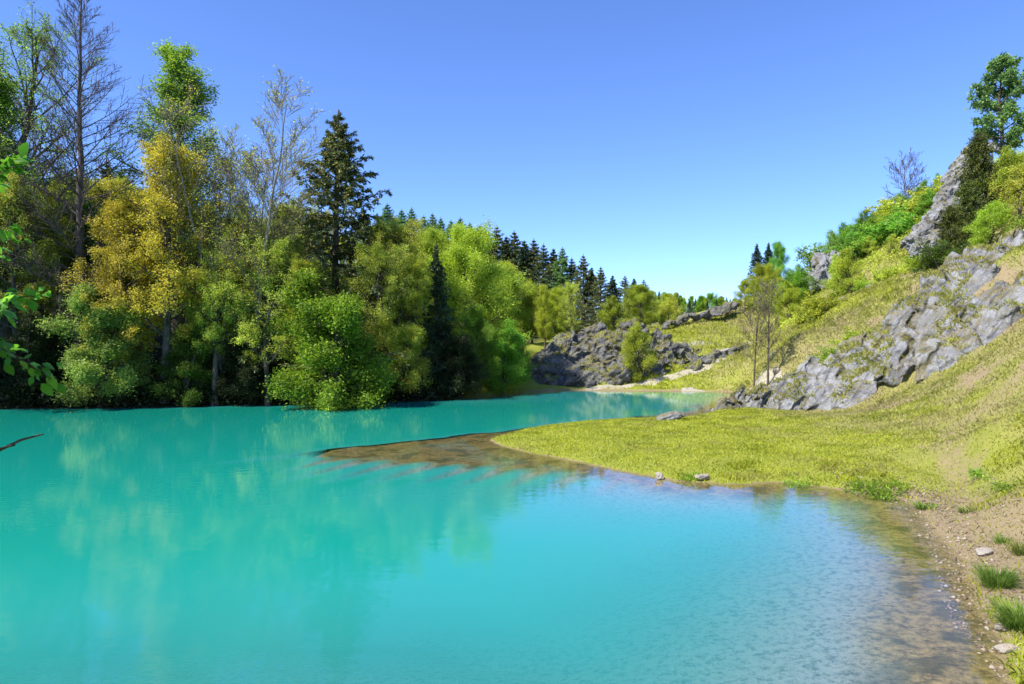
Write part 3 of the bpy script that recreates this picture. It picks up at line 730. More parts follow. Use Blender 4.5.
def make_spruce(key, Ht, Rw, seed, lmat='spruce', levels=38, per=6, t0=0.08, droop=0.35, nleaf=34000, lsize=0.25, name='spruce_tree', powr=0.95, gap=1.0):
    rng = np.random.default_rng(seed); A = Acc()
    P, R = trunk_line(Ht, 0.014 * Ht, rng, 14, 0.006); A.add(*tubes(P, R, 8))
    n = levels * per
    lv = np.repeat(np.arange(levels), per); t = t0 + (1 - t0) * (lv / levels) ** 0.95 + rng.normal(0, 0.004, n); t = np.clip(t, t0, 0.992)
    p, _ = at(P, np.zeros(n, int), t)
    az = np.tile(np.arange(per) * 2 * math.pi / per, levels) + np.repeat(rng.uniform(0, 6.28, levels), per) + rng.normal(0, 0.25, n)
    el = -0.28 + 0.95 * t ** 1.6 + rng.normal(0, 0.09, n)
    dr = np.stack([np.cos(az) * np.cos(el), np.sin(az) * np.cos(el), np.sin(el)], 1)
    ln = Rw * (0.012 + 0.988 * (1 - t) ** powr) * rng.uniform(0.62, 1.12, n) * np.where(rng.random(n) < 0.12, 0.55, 1)
    P1, R1 = grow(p, dr, ln, 0.012 + ln * 0.011, 7, rng, 0.16 + 0.06 * rng.random(n), 0.05)
    A.add(*tubes(P1, R1, 4))
    P2, R2 = kids(P1, R1, 11, (0.12, 1.0), (0.85, 0.15), lambda q: 0.34 * (1.15 - 0.75 * q), rng, 4, -0.12, -droop, 0.05, 0.5, 9, 0.75)
    P2 = np.concatenate([P2, P1[:, 3:7]], 0)
    V, Fq = leaves(P2, nleaf, lsize, rng, 0.04, 0.30, (0.0, 1.0), droop * 0.9, 0.4, 1.0)
    q4 = V.reshape(-1, 4, 3); k4 = np.clip(0.25 + 4.5 * (1 - q4[:, :1, 2:3] / Ht), 0.25, 1); V = (q4[:, :1] + (q4 - q4[:, :1]) * k4).reshape(-1, 3)
    reg(key, Ht, A.mesh(key + '_trunk', BARK), mesh_np(key + '_crown', V, Fq, LM[lmat]), name)

def make_shrub(key, Ht, Rw, seed, lmat='green', nl=26, nleaf=9000, lsize=0.16, jit=0.1, name='shrub', bark=BARK):
    rng = np.random.default_rng(seed); A = Acc()
    n = nl; az = rng.uniform(0, 6.28, n); el = np.clip(rng.normal(0.85, 0.38, n), 0.1, 1.5)
    dr = np.stack([np.cos(az) * np.cos(el), np.sin(az) * np.cos(el), np.sin(el)], 1)
    ln = (np.abs(np.cos(el)) * Rw + np.sin(el) * Ht) * 0.82 * rng.uniform(0.6, 1.1, n)
    pos = np.stack([rng.normal(0, 0.12 * Rw, n), rng.normal(0, 0.12 * Rw, n), np.zeros(n) - 0.1], 1)
    P1, R1 = grow(pos, dr, ln, 0.012 * ln + 0.012, 7, rng, 0.05, 0.10); A.add(*tubes(P1, R1, 5))
    P2, R2 = kids(P1, R1, 8, (0.25, 1.0), (0.75, 0.2), lambda t: 0.38 * (1.15 - 0.6 * t), rng, 5, 0.08, 0, 0.1); A.add(*tubes(P2, R2, 3))
    P3, R3 = kids(P2, R2, 4, (0.2, 1.0), (0.7, 0.25), lambda t: 0.5, rng, 4, 0.05, 0, 0.1)
    V, Fq = leaves(P3, nleaf, lsize, rng, jit)
    reg(key, Ht, A.mesh(key + '_stems', bark), mesh_np(key + '_crown', V, Fq, LM[lmat]), name)

make_broadleaf('beech_a', 16, 5.0, 101, 0.12, 42, 10, 5, 100000, 0.135, shape='egg', elev=(0.15, 1.05), jit=0.32)
make_broadleaf('beech_b', 14, 5.2, 102, 0.10, 40, 10, 5, 100000, 0.135, shape='round', elev=(0.05, 1.0), jit=0.32)
make_broadleaf('beech_c', 17, 4.4, 103, 0.15, 44, 9, 5, 92000, 0.135, shape='egg', elev=(0.3, 1.1), jit=0.32)
make_broadleaf('sparse_a', 18, 4.8, 104, 0.30, 44, 9, 6, 42000, 0.12, shape='egg', elev=(0.3, 1.1), jit=0.17, lmat='olive')
make_broadleaf('sparse_b', 17, 5.0, 105, 0.26, 42, 9, 6, 40000, 0.12, shape='round', elev=(0.25, 1.0), jit=0.17, lmat='olive')
make_broadleaf('yellow_a', 17, 5.2, 106, 0.20, 50, 10, 6, 56000, 0.125, shape='egg', elev=(0.1, 1.1), jit=0.17, lmat='yellow', bark=BARK_BARE)
make_broadleaf('birch', 25, 4.2, 107, 0.30, 60, 9, 6, 42000, 0.13, shape='egg', elev=(0.45, 1.15), jit=0.2, lmat='birch', bark=BARK_PALE, name='birch_tree', droop=0.28, lb=-0.02)
make_broadleaf('edge', 25, 6.5, 108, 0.25, 40, 10, 6, 22000, 0.13, shape='round', elev=(0.45, 1.0), jit=0.12, lmat='pale')
make_broadleaf('low_green', 9, 3.4, 109, 0.05, 40, 9, 5, 60000, 0.13, shape='egg', elev=(0.0, 1.0), jit=0.26, lmat='green', stems=3)
make_broadleaf('small_lime', 6.5, 3.4, 110, 0.03, 42, 8, 5, 24000, 0.13, shape='egg', elev=(0.05, 1.0), jit=0.2, lmat='lime', stems=3)
make_broadleaf('small_sparse', 6.5, 2.9, 111, 0.15, 30, 8, 5, 11000, 0.12, shape='egg', elev=(0.2, 1.0), jit=0.16, lmat='lime', stems=2)
make_broadleaf('pine', 12, 3.4, 112, 0.22, 34, 9, 5, 16000, 0.26, shape='egg', elev=(0.1, 0.9), jit=0.12, lmat='teal', name='pine_tree')
make_bare('bare_a', 29, 8.0, 121, 0.12, 96, 11, 7, 'cone', tw=0.010, elev=(0.25, 0.95))
make_bare('twiggy', 23, 4.6, 122, 0.2, 75, 11, 7, 'round', BARK_PALE, TWIG_PALE, (0.6, 1.15), 3, 9000, 'olive', 0.012, 'budding_tree', lsize=0.12)
make_bare('sapling_a', 7.5, 1.9, 123, 0.35, 30, 8, 5, 'round', BARK, TWIG_PALE, (0.6, 1.1), 1, 700, 'gold', 0.012, 'sapling', lsize=0.10)
make_bare('sapling_b', 6.5, 1.8, 124, 0.25, 26, 7, 5, 'round', BARK, TWIG_PALE, (0.5, 1.1), 2, 900, 'gold', 0.012, 'sapling', lsize=0.10)
make_bare('bare_small', 6, 2.2, 125, 0.2, 30, 8, 5, 'round', BARK_BARE, BARK_BARE, (0.4, 1.0), 1, 0, tw=0.012)
make_spruce('spruce_a', 22, 7.6, 131, 'spruce', 26, 7, 0.05, 0.4, 64000)
make_spruce('spruce_b', 20, 5.6, 132, 'spruce', 24, 6, 0.05, 0.35, 30000)
make_spruce('spruce_c', 18, 4.0, 133, 'darksp', 32, 6, 0.04, 0.35, 26000, 0.28)
make_spruce('larch', 20, 5.4, 134, 'teal', 28, 6, 0.08, 0.25, 22000, 0.28, 'larch_tree')
make_spruce('yew', 9, 3.6, 135, 'yew', 26, 7, 0.03, 0.3, 20000, 0.30, 'yew_tree', 0.6)
make_shrub('shrub_a', 2.6, 2.0, 141, 'lime')
make_shrub('shrub_b', 3.0, 2.2, 142, 'green', 28, 11000, 0.17)
make_shrub('shrub_c', 2.2, 2.2, 143, 'olive', 24, 5500, 0.14)

rngp = np.random.default_rng(5)
def place(key, px, ytop, d, label, lm=None, group=None, wide=1.0, name=None, cat='tree', rz=None, bark=None, ybase=None, xy=None, height=None):
    T = TREES[key]
    x, y = (W(px, 0, d)[0], d) if xy is None else xy
    zb = hz(x, y) if ybase is None else W(px, ybase, d)[2]
    zb -= 0.12
    if xy is None or height is None: height = CAMH - (ytop - CY) / F * d - zb
    s = height / T['H']
    root = empty(name or T['name'], (x, y, zb), rngp.uniform(0, 6.28) if rz is None else rz)
    root.scale = (s * wide, s * wide, s)
    tag(root, label, cat, group)
    obj('trunk' if key[:5] != 'shrub' else 'stems', T['trunk'], root, bark)
    if T['crown'] is not None:
        obj(T['cname'], T['crown'], root, LM[lm] if (lm and T['cname'] == 'crown') else None)
    if 'leaves' in T: obj('foliage', T['leaves'], root, LM[lm] if lm else None)
    return root

# ---- front of the wood on the left bank
place('edge', 6, 22, 51, 'tall half bare tree with pale green leaves on the left edge of the photo', 'pale', wide=1.1)
place('bare_a', 78, -2, 50, 'tall conical leafless tree with fine dark twigs standing against the sky', wide=1.25, rz=0.4)
place('birch', 174, 40, 54, 'tall green birch with drooping sprays rising behind the yellow tree', wide=1.6)
place('yellow_a', 165, 150, 48.5, 'broad golden yellow leafed tree overhanging the left bank', 'yellow', wide=1.12, rz=1.0)
place('yellow_a', 122, 205, 47.6, 'lower yellow leafed tree left of and in front of the broad golden tree', 'yellow', wide=1.05, rz=3.3)
place('twiggy', 254, 120, 49.6, 'tall pale many stemmed budding tree with bare twigs between the birch and the spruce', wide=1.35, rz=2.0)
place('twiggy', 224, 130, 50.2, 'second budding bare twigged tree close behind the birch', wide=1.25, rz=0.7)
place('spruce_a', 335, 110, 55.5, 'tall broad dark spruce standing above the broadleaf trees in the middle of the wood', wide=1.4, rz=0.3)
place('spruce_b', 362, 205, 57, 'lower dark spruce tucked against the right side of the tall spruce', wide=1.25)
place('sparse_a', 205, 205, 49.5, 'olive leafed thin tree just right of the golden yellow tree', 'olive', wide=1.0)
place('sparse_b', 250, 225, 50, 'olive green loose crowned tree under the pale budding tree', 'olive', wide=1.0)
place('sparse_a', 292, 228, 51, 'olive green tree with see-through crown left of the tall spruce', 'olive', wide=1.05)
place('low_green', 333, 285, 47.8, 'low bright green tree leaning over the water below the tall spruce', 'green', wide=1.25)
place('sparse_b', 395, 225, 56.5, 'mixed olive and green tree right of the tall spruce', 'olive', wide=0.95)
place('beech_c', 408, 232, 62, 'tall lime topped tree behind the mixed olive tree', 'lime', wide=0.9)
place('beech_b', 492, 308, 64.5, 'full lime green tree whose crown reaches down to the left foot of the far outcrop', 'lime', wide=0.95)
place('low_green', 503, 326, 59.0, 'low fresh green tree at the water edge where the wood meets the far outcrop', 'green', wide=1.1)
place('spruce_c', 437, 243, 54.5, 'narrow dark spruce standing in front of the lime green trees', 'darksp', wide=1.0)
place('beech_b', 466, 236, 62, 'large lime green tree with rounded crown right of the narrow dark spruce', 'lime', wide=1.05)
place('beech_a', 432, 232, 66, 'yellowish lime tree behind the top of the narrow dark spruce', 'gold', wide=0.9)
place('beech_b', 503, 268, 79, 'lime green tree with a broad flat top at the right end of the wood', 'lime', wide=1.05)
place('beech_b', 476, 312, 56.8, 'dense mid green tree hanging over the water at the right end of the wood', 'green', wide=0.85)
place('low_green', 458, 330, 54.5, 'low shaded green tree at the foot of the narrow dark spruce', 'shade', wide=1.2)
place('low_green', 398, 318, 52.6, 'low shaded olive tree on the bank between the bright green tree and the narrow spruce', 'olive', wide=1.2)
place('sparse_b', 571, 285, 75, 'thin greyish green tree behind the left end of the far outcrop', 'olive', wide=0.8)
place('beech_c', 545, 286, 74, 'lime green tree close behind the flat topped lime tree by the outcrop', 'lime', wide=0.85)
place('low_green', 100, 296, 46.9, 'pale green low tree with leaves hanging towards the water under the yellow trees', 'pale', wide=1.25)
place('sparse_a', 40, 190, 50.5, 'olive leafed tree half in shade left of the bare conical tree', 'olive', wide=1.0)
place('sparse_b', 14, 185, 48.5, 'dark olive tree at the left edge below the half bare tree', 'olive', wide=1.0)
place('beech_c', 92, 205, 56, 'dark green tree in the shade right behind the bare conical tree', 'green', wide=1.0)
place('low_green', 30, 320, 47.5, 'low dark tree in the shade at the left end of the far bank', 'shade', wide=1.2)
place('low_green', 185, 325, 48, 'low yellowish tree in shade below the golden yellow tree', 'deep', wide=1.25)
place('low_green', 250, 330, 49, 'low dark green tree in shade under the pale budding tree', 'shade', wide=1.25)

place('sparse_a', 215, 238, 48.2, 'light olive tree with open crown at the right edge of the yellow trees', 'olive', wide=1.1, rz=1.2)
place('sparse_b', 268, 246, 48.4, 'yellowish olive tree leaning out of the wood right of the pale budding trunk', 'olive', wide=1.1, rz=2.9)
place('sparse_a', 306, 262, 48.6, 'small light olive tree between the bright green tree and the tall spruce', 'lime', wide=1.1, rz=4.4)
place('sparse_b', 378, 250, 52.4, 'light olive tree in front of the lower dark spruce', 'olive', wide=1.1, rz=0.4)
place('sparse_a', 414, 262, 53.6, 'lime tinted open tree just left of the narrow dark spruce', 'lime', wide=1.1, rz=5.2)

# ---- trees of the slope behind the front row
rr = np.random.default_rng(77)
keys = ['beech_a', 'beech_b', 'beech_c', 'sparse_a', 'sparse_b']
BACK = [(-2, 62, 175), (30, 64, 185), (60, 62, 190), (112, 62, 190), (140, 60, 195), (200, 61, 215), (230, 63, 220), (270, 62, 225), (300, 65, 225), (345, 66, 240), (378, 66, 215),
        (20, 80, 180), (75, 82, 178), (130, 80, 182), (180, 84, 190), (240, 86, 200), (290, 88, 205), (330, 90, 210), (388, 84, 222), (418, 80, 226), (448, 78, 232), (480, 78, 246), (505, 76, 252), (532, 80, 268), (555, 84, 276), (420, 95, 222), (470, 96, 236), (515, 98, 250), (390, 100, 214)]
for i, (px, d, yt) in enumerate(BACK):
    if px > 370: yt += 14
    elif px > 190: yt += 6
    k = keys[rr.integers(0, 5)]; lm = ['lime', 'olive', 'green', 'olive', 'lime'][rr.integers(0, 5)] if d < 70 else ['lime', 'gold', 'olive', 'lime'][rr.integers(0, 4)]
    place(k, px, yt + rr.uniform(-4, 6), d, 'background broadleaf tree showing only in gaps and tops behind the front row of the wood', lm, 'broadleaf trees on the slope behind the front row', wide=rr.uniform(0.95, 1.2))
# ---- conifers on the skyline
SKY = [(105, 168, 118, 'spruce_b'), (122, 176, 118, 'spruce_b'), (388, 212, 128, 'larch'), (402, 218, 126, 'larch'), (412, 216, 128, 'larch'), (423, 224, 126, 'larch'), (432, 222, 128, 'larch'), (441, 226, 126, 'larch'), (451, 229, 124, 'larch'), (461, 226, 128, 'larch'), (470, 231, 126, 'larch'),
       (479, 233, 118, 'spruce_b'), (487, 240, 116, 'spruce_c'), (497, 234, 116, 'spruce_b'), (507, 245, 114, 'spruce_c'), (515, 239, 114, 'spruce_b'), (525, 249, 112, 'spruce_c'), (534, 247, 112, 'spruce_b'), (543, 252, 110, 'spruce_b'), (553, 257, 112, 'spruce_c'), (563, 256, 108, 'larch'), (572, 266, 108, 'spruce_b'),
       (584, 263, 104, 'spruce_b'), (592, 276, 106, 'spruce_c'), (601, 275, 100, 'spruce_b'), (612, 284, 102, 'spruce_c'), (624, 284, 120, 'spruce_b'), (634, 287, 122, 'spruce_c'), (643, 288, 124, 'spruce_b')]
for i, (px, yt, d, k) in enumerate(SKY):
    if k == 'larch': lab, grp = 'bright blue green larch in the row along the skyline of the wood', 'larches along the skyline'
    elif px < 200: lab, grp = 'dark spruce tip peeping over the wood right of the bare conical tree', 'spruce tips right of the bare tree'
    else: lab, grp = 'dark pointed spruce in the row along the skyline right of the larches', 'spruces along the skyline'
    place(k, px, yt - 9, d, lab, 'spruce' if k == 'spruce_b' else None, grp, wide=rr.uniform(1.5, 1.9))
# far trees at the end of the valley
for i in range(34):
    px = 630 + i * 3.4 + rr.uniform(-2, 2); d = rr.uniform(150, 260)
    yt = np.interp(px, [630, 660, 690, 745], [289, 290, 296, 299]) + rr.uniform(-2, 4)
    k = ['beech_a', 'spruce_b', 'beech_b', 'spruce_c', 'beech_c'][rr.integers(0, 5)]
    place(k, px, yt, d, 'distant tree in the wooded valley end below the sky gap', 'lime' if k[0] == 'b' and rr.random() < .4 else ('green' if k[0] == 'b' else None), 'distant trees at the valley end', wide=1.1)

# trees off to the left that shade the bank
for i, (x, y, h_) in enumerate([(-42, 52, 22), (-47, 44, 21), (-53, 36, 20), (-56, 27, 20), (-52, 58, 24), (-62, 46, 24)]):
    place(keys[i % 3], 0, 0, y, 'tall broadleaf tree on the left bank beyond the photo edge', 'green', 'trees on the left bank', xy=(x, y), height=h_, wide=1.2)

# ---- right hillside
def hill(key, px, yt, d, label, lm=None, wide=1.0, cat='tree', yb=None, **k):
    x, y = W(px, 0, d)[0], d
    h_ = max(CAMH - (yt - CY) / F * d - hz(x, y) + .12, 2.4)
    return place(key, px, yt, d, label, lm, None, wide, cat=cat, xy=(x, y), height=h_, **k)
hill('small_lime', 638, 328, 66.3, 'bushy yellow green tree growing on the face of the far outcrop', 'lime', 0.95, yb=386)
hill('small_lime', 517, 338, 63.0, 'rounded green bush at the water edge against the left foot of the far outcrop', 'green', 1.0)
hill('beech_b', 640, 288, 88, 'broad golden green bush topped tree behind the far outcrop', 'gold', 1.2)
hill('small_lime', 615, 300, 82, 'small golden green tree left of the broad golden tree behind the outcrop', 'gold', 1.2)
hill('small_lime', 668, 298, 90, 'small olive tree right of the broad golden tree behind the outcrop', 'olive', 1.1)
hill('sapling_a', 768, 289, 52, 'slim bare sapling with pale forked trunk on the track, nearer of the two', None, 1.0, rz=0.5)
hill('sapling_b', 754, 293, 54, 'dark stemmed bare sapling just left of the slim forked sapling', None, 1.0, rz=2.2)
hill('spruce_c', 757, 243, 100, 'left one of two small dark spruces on the hill skyline', 'darksp', 1.3, yb=330)
hill('spruce_c', 769, 242, 101, 'right one of two small dark spruces on the hill skyline', 'darksp', 1.3, yb=330)
hill('beech_b', 745, 282, 88, 'lime green round tree at the left foot of the hill', 'lime', 1.0, yb=345)
hill('beech_a', 780, 244, 90, 'tallest bright green tree beside the two small dark spruces', 'birch', 0.85, yb=330)
hill('beech_b', 765, 268, 86, 'lime green tree in front of the two small dark spruces', 'lime', 1.2, yb=338)
hill('small_lime', 798, 268, 82, 'dense green bushy tree left of the small grey crag', 'green', 1.1, yb=325)
hill('small_lime', 790, 285, 80, 'low lime bush in front of the dense green bushy tree', 'lime', 1.2, yb=325)
hill('small_sparse', 852, 250, 70, 'loose pale green tree with visible thin trunk on the open hillside', 'lime', 1.2, yb=310)
hill('small_lime', 838, 258, 74, 'lime bush at the right foot of the small grey crag', 'lime', 0.9, yb=300)
hill('small_sparse', 826, 232, 92, 'thin pale tree on the skyline above the small grey crag', 'pale', 1.0, yb=285)
hill('small_lime', 848, 226, 92, 'green bushy tree on the skyline right of the small crag', 'green', 1.1, yb=285)
hill('small_lime', 866, 214, 92, 'bright green bushy tree halfway along the hill skyline', 'birch', 1.0, yb=268)
hill('small_lime', 884, 206, 92, 'dense green bushy tree under the bare hilltop tree', 'green', 1.0, yb=260)
hill('bare_small', 906, 166, 93, 'small leafless purple brown tree on the hill skyline', None, 1.2, yb=225)
hill('small_lime', 903, 196, 90, 'green bush left of the tall limestone crag on the skyline', 'birch', 1.0, yb=250)
hill('small_lime', 925, 184, 90, 'upper green bush against the left edge of the tall crag', 'green', 1.0, yb=240)
hill('small_lime', 940, 176, 92, 'bright green bush behind the shoulder of the tall crag', 'birch', 0.8, yb=225)
hill('small_sparse', 872, 240, 82, 'thin olive bush in the middle of the upper hillside', 'olive', 1.3, yb=285)
hill('small_sparse', 890, 235, 78, 'thin grey green bush left below the tall crag', 'olive', 1.2, yb=285)
hill('pine', 1003, 56, 84, 'tall blue green pine on top of the hill at the right edge', 'teal', 1.05, yb=165)
hill('yew', 978, 132, 76, 'dark olive yew growing beside the tall limestone crag', 'yew', 0.85, yb=238)
hill('yew', 950, 205, 70, 'lower dark bushy yew at the foot of the tall limestone crag', 'yew', 0.95, yb=262)
hill('yew', 968, 180, 72, 'middle dark olive yew between the crag and the ridge', 'yew', 1.0, yb=256)
hill('small_lime', 1012, 150, 74, 'golden green bushy tree at the right edge below the pine', 'gold', 1.2, yb=232)
hill('small_sparse', 1020, 165, 66, 'olive bush at the right edge above the limestone ridge', 'olive', 1.3, yb=240)
hill('small_lime', 990, 205, 66, 'low golden bush directly above the limestone ridge', 'gold', 1.3, yb=248)
hill('small_lime', 1040, 140, 76, 'bushy tree cut by the right edge of the photo', 'lime', 1.3, yb=232)
for i, px in enumerate([796, 812, 834, 842, 856, 862, 874, 880, 892, 898, 912, 918, 930, 946]):
    yt = np.interp(px, [796, 830, 870, 900, 925, 950], [268, 238, 214, 196, 184, 168]) + rr.uniform(-2, 12); d = rr.uniform(84, 98)
    x = W(px, 0, d)[0]
    place(['small_lime', 'small_sparse', 'shrub_a'][i % 3], 0, 0, d, 'green bush in the ragged row along the hill skyline left of the tall crag', ['green', 'lime', 'birch', 'olive'][rr.integers(0, 4)],
          'bushes along the hill skyline', xy=(x, d), height=max(2.2, CAMH - (yt - CY) / F * d - hz(x, d)), wide=1.4, name='bush', cat='bush')
shr = [(905, 262, 64, 'olive'), (920, 268, 60, 'lime'), (884, 276, 66, 'olive'), (868, 284, 68, 'gold'), (940, 262, 58, 'deep'), (858, 325, 48, 'lime'), (838, 345, 46, 'green'), (820, 318, 62, 'lime'), (805, 312, 70, 'olive')]
shl = ['grey olive hillside shrub left of the lower yew', 'lime hillside shrub nearest the back of the ridge top', 'olive shrub on the open hillside above the grey ledge', 'golden shrub left of the open hillside shrubs',
       'dark low shrub right under the foot of the tall crag', 'low lime shrub just behind the middle of the ridge', 'low green shrub behind the lower part of the ridge', 'lime shrub on the slope right of the bushy trees', 'olive shrub at the foot of the dense green bushy tree']
for (px, yt, d, lm), lab in zip(shr, shl):
    place(['shrub_a', 'shrub_b', 'shrub_c'][rr.integers(0, 3)], px, yt, d, lab, lm, 'shrubs on the right hillside', cat='shrub', xy=(W(px, 0, d)[0], d), height=rr.uniform(1.1, 2.2), wide=1.2)

# ------------------------------------------------------------------ undergrowth along the wooded bank
r = np.random.default_rng(81)
bank = SHORE[(SHORE[:, 1] > 44) & (SHORE[:, 0] < -3.5)]
N = 42000
k = r.integers(0, len(bank) - 1, N); f = r.random(N)[:, None]
b = bank[k] * (1 - f) + bank[k + 1] * f
back = r.random(N) ** 1.3 * 7 - 0.5
ux = b[:, 0] - back * 0.25; uy = b[:, 1] + back
hh = H(ux, uy)[0]
top = 0.5 + 1.9 * np.clip(0.5 + 0.9 * f2(ux, uy, 0.35, 91, 3), 0.05, 1)
uz = np.maximum(hh, 0) + top * r.random(N) ** 0.8
P = np.stack([np.stack([ux, uy, uz], 1), np.stack([ux, uy, uz], 1) + r.normal(0, .1, (N, 3))], 1)
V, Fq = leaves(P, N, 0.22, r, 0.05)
tag(obj('undergrowth', mesh_np('undergrowth', V, Fq, LM['shade'])), 'dark leafy undergrowth along the foot of the wood on the far bank', 'undergrowth', kind='stuff')  # its darkness is shade put into the leaf colour

r = np.random.default_rng(83)
N = 260000
ux, uy = r.uniform(24, 72, N), r.uniform(50, 100, N)
px_ = CX + ux / uy * F
inside = (px_ > 780) & (px_ < 1060)
ux, uy, px_ = ux[inside], uy[inside], px_[inside]
hh = H(ux, uy)[0]; py_ = CY - (hh - CAMH) / uy * F
patch = f2(ux, uy, 0.13, 87, 3) + 0.55 * sstep(66, 84, uy) - 0.15
keep = (patch > 0.0) & (r.random(len(ux)) < np.clip(patch * 2.2, 0, 1))
ux, uy, hh, patch = ux[keep], uy[keep], hh[keep], patch[keep]
uz = hh + (0.35 + 2.0 * np.clip(patch, 0, .6) * np.clip(0.55 + 0.9 * f2(ux, uy, 0.6, 88, 3), 0.1, 1)) * r.random(len(ux)) ** 0.7
P = np.stack([np.stack([ux, uy, uz], 1)] * 2, 1) + r.normal(0, .1, (len(ux), 2, 3))
V, Fq = leaves(P, len(ux), 0.17, r, 0.05)
tag(obj('undergrowth', mesh_np('scrub', V, Fq, LM['olive'])), 'olive scrub in patches over the upper right hillside', 'undergrowth', kind='stuff')

# ------------------------------------------------------------------ grass
def blades(x, y, z, hgt, wid, rng, lean=0.5):
    n = len(x); az = rng.uniform(0, 6.28, n)
    side = np.stack([np.cos(az), np.sin(az), np.zeros(n)], 1) * wid[:, None]
    ln = rng.normal(0, lean, (n, 2)) * hgt[:, None]
    base = np.stack([x, y, z - 0.01], 1)
    mid = base + np.stack([ln[:, 0] * .35, ln[:, 1] * .35, hgt * .6], 1)
    tip = base + np.stack([ln[:, 0], ln[:, 1], hgt], 1)
    V = np.stack([base - side, base + side, mid + side * .8, tip, mid - side * .8], 1).reshape(-1, 3)
    return V, np.arange(5 * n).reshape(-1, 5)
def grass_mat(name, a, b, c, d1, d2):
    t = NT(name); g = t.n('NewGeometry')
    col = t.ramp(g.outputs['Random Per Island'], [(0, a), (0.55, b), (1, c)])
    dc = t.ramp(g.outputs['Random Per Island'], [(0, d1), (1, d2)])
    col = t.mix(t.attr('dry'), col, dc)
    col = t.mix(t.maprange(t.noise(0.8, 4, .65), .42, .62, 0, .75), col, tuple(v * .74 for v in a))
    col = t.mix(t.maprange(t.noise(0.33, 4, .6), .52, .66, 0, .6), col, d1)
    p = t.principled(col, 0.6, 0.2); tr = t.n('BsdfTranslucent'); t.l(col, tr.inputs[0])
    mx = t.n('MixShader'); mx.inputs[0].default_value = 0.5; t.l(p, mx.inputs[1]); t.l(tr.outputs[0], mx.inputs[2])
    return t.done(mx.outputs[0])
GRASS = grass_mat('grass_blades', (0.31, 0.37, 0.02), (0.52, 0.56, 0.035), (0.64, 0.66, 0.07), (0.33, 0.28, 0.12), (0.54, 0.48, 0.27))
TUFT = grass_mat('tuft_blades', (0.10, 0.20, 0.03), (0.21, 0.34, 0.045), (0.36, 0.46, 0.08), (0.2, 0.2, 0.05), (0.3, 0.3, 0.08))
r = np.random.default_rng(91)
def scatter(N, x0, x1, y0, y1):
    return r.uniform(x0, x1, N), y0 + (y1 - y0) * r.random(N) ** 1.25
xs, ys = scatter(620000, -1.5, 36, 8, 62)
xw, yw = r.uniform(6, 17, 60000), r.uniform(8, 24, 60000)
wk = f2(xw, yw, 0.75, 99, 3) > 0.22
xs, ys = np.concatenate([xs, xw[wk]]), np.concatenate([ys, yw[wk]])
isw = np.concatenate([np.zeros(len(xs) - wk.sum(), bool), np.ones(wk.sum(), bool)])
inside = np.abs(xs) < ys * 0.80 + 1
xs, ys, isw = xs[inside], ys[inside], isw[inside]
zs, sds = H(xs, ys)
p_, d_, dr_, w_ = masks(xs, ys, zs, sds)
clump = 0.5 + 0.5 * f2(xs, ys, 0.7, 95, 3)
keep = (sds > 0.04 + 0.25 * isw) & (isw | (r.random(len(xs)) < (1 - 0.93 * np.maximum(p_, d_)) * (0.25 + 0.9 * clump)))
xs, ys, zs, sds, dr_, clump, isw = [a[keep] for a in (xs, ys, zs, sds, dr_, clump, isw)]
dr_ = np.where(isw, dr_ * 0.35, dr_)
edge = (1 - sstep(0.3, 1.6, sds)) * sstep(24, 21, ys) * sstep(4, 6, xs)
slope = sstep(12, 20, xs)
hgt = 0.75 * (0.05 + 0.10 * clump * r.random(len(xs)) + 0.10 * edge * r.random(len(xs)) + 0.10 * slope * r.random(len(xs)) ** 2) * (1 + 0.006 * ys) + isw * 0.10 * r.random(len(xs)) ** 2
wid = (0.005 + 0.00042 * ys) * r.uniform(0.7, 1.3, len(xs))
V, Fq = blades(xs, ys, zs, hgt, wid, r, 0.6)
dryv = np.repeat(np.clip(dr_ * 1.4 + r.normal(0, .25, len(xs)), 0, 1), 5)
# coarser tussocks on the far hillside
xf, yf = r.uniform(8, 72, 200000), r.uniform(54, 104, 200000)
sel = np.abs(xf) < yf * 0.80 + 1
xf, yf = xf[sel], yf[sel]
zf, sf = H(xf, yf); pf, df, drf, wf_ = masks(xf, yf, zf, sf); cl = 0.5 + 0.5 * f2(xf, yf, 0.45, 97, 3)
sel = (sf > 0.4) & (r.random(len(xf)) < (1 - 0.95 * np.maximum(pf, df)) * (0.15 + cl))
xf, yf, zf, drf, cl = [a[sel] for a in (xf, yf, zf, drf, cl)]
V2, F2_ = blades(xf, yf, zf, 0.12 + 0.45 * cl * r.random(len(xf)), 0.035 * r.uniform(.6, 1.3, len(xf)), r, 0.6)
gx_, gh_ = [], []
for ob, nmax, hh_, ww_, th in ((RIDGE_OBJ, 26000, 0.26, 0.022, 0.08), (FAR_OBJ, 9000, 0.35, 0.035, 0.12)):
    me_ = ob.data; m_ = len(me_.polygons)
    cc = np.empty(m_ * 3, np.float32); me_.polygons.foreach_get('center', cc); cc = cc.reshape(-1, 3).astype(float)
    nn_ = np.empty(m_ * 3, np.float32); me_.polygons.foreach_get('normal', nn_); nn_ = nn_.reshape(-1, 3)
    ok = (nn_[:, 2] > 0.45) & (fbm(cc * 0.55, 101, 3) + 0.5 * nn_[:, 2] - 0.35 > th)
    ids = np.flatnonzero(ok); ids = r.choice(ids, min(nmax, len(ids)), replace=False)
    p3 = cc[ids] + r.normal(0, 0.03, (len(ids), 3))
    v_, f_ = blades(p3[:, 0], p3[:, 1], p3[:, 2] - 0.02, hh_ * r.uniform(.3, 1, len(ids)), np.full(len(ids), ww_), r, 0.7)
    V2 = np.concatenate([V2, v_]); F2_ = np.arange(len(V2)).reshape(-1, 5); gx_.append(len(ids))
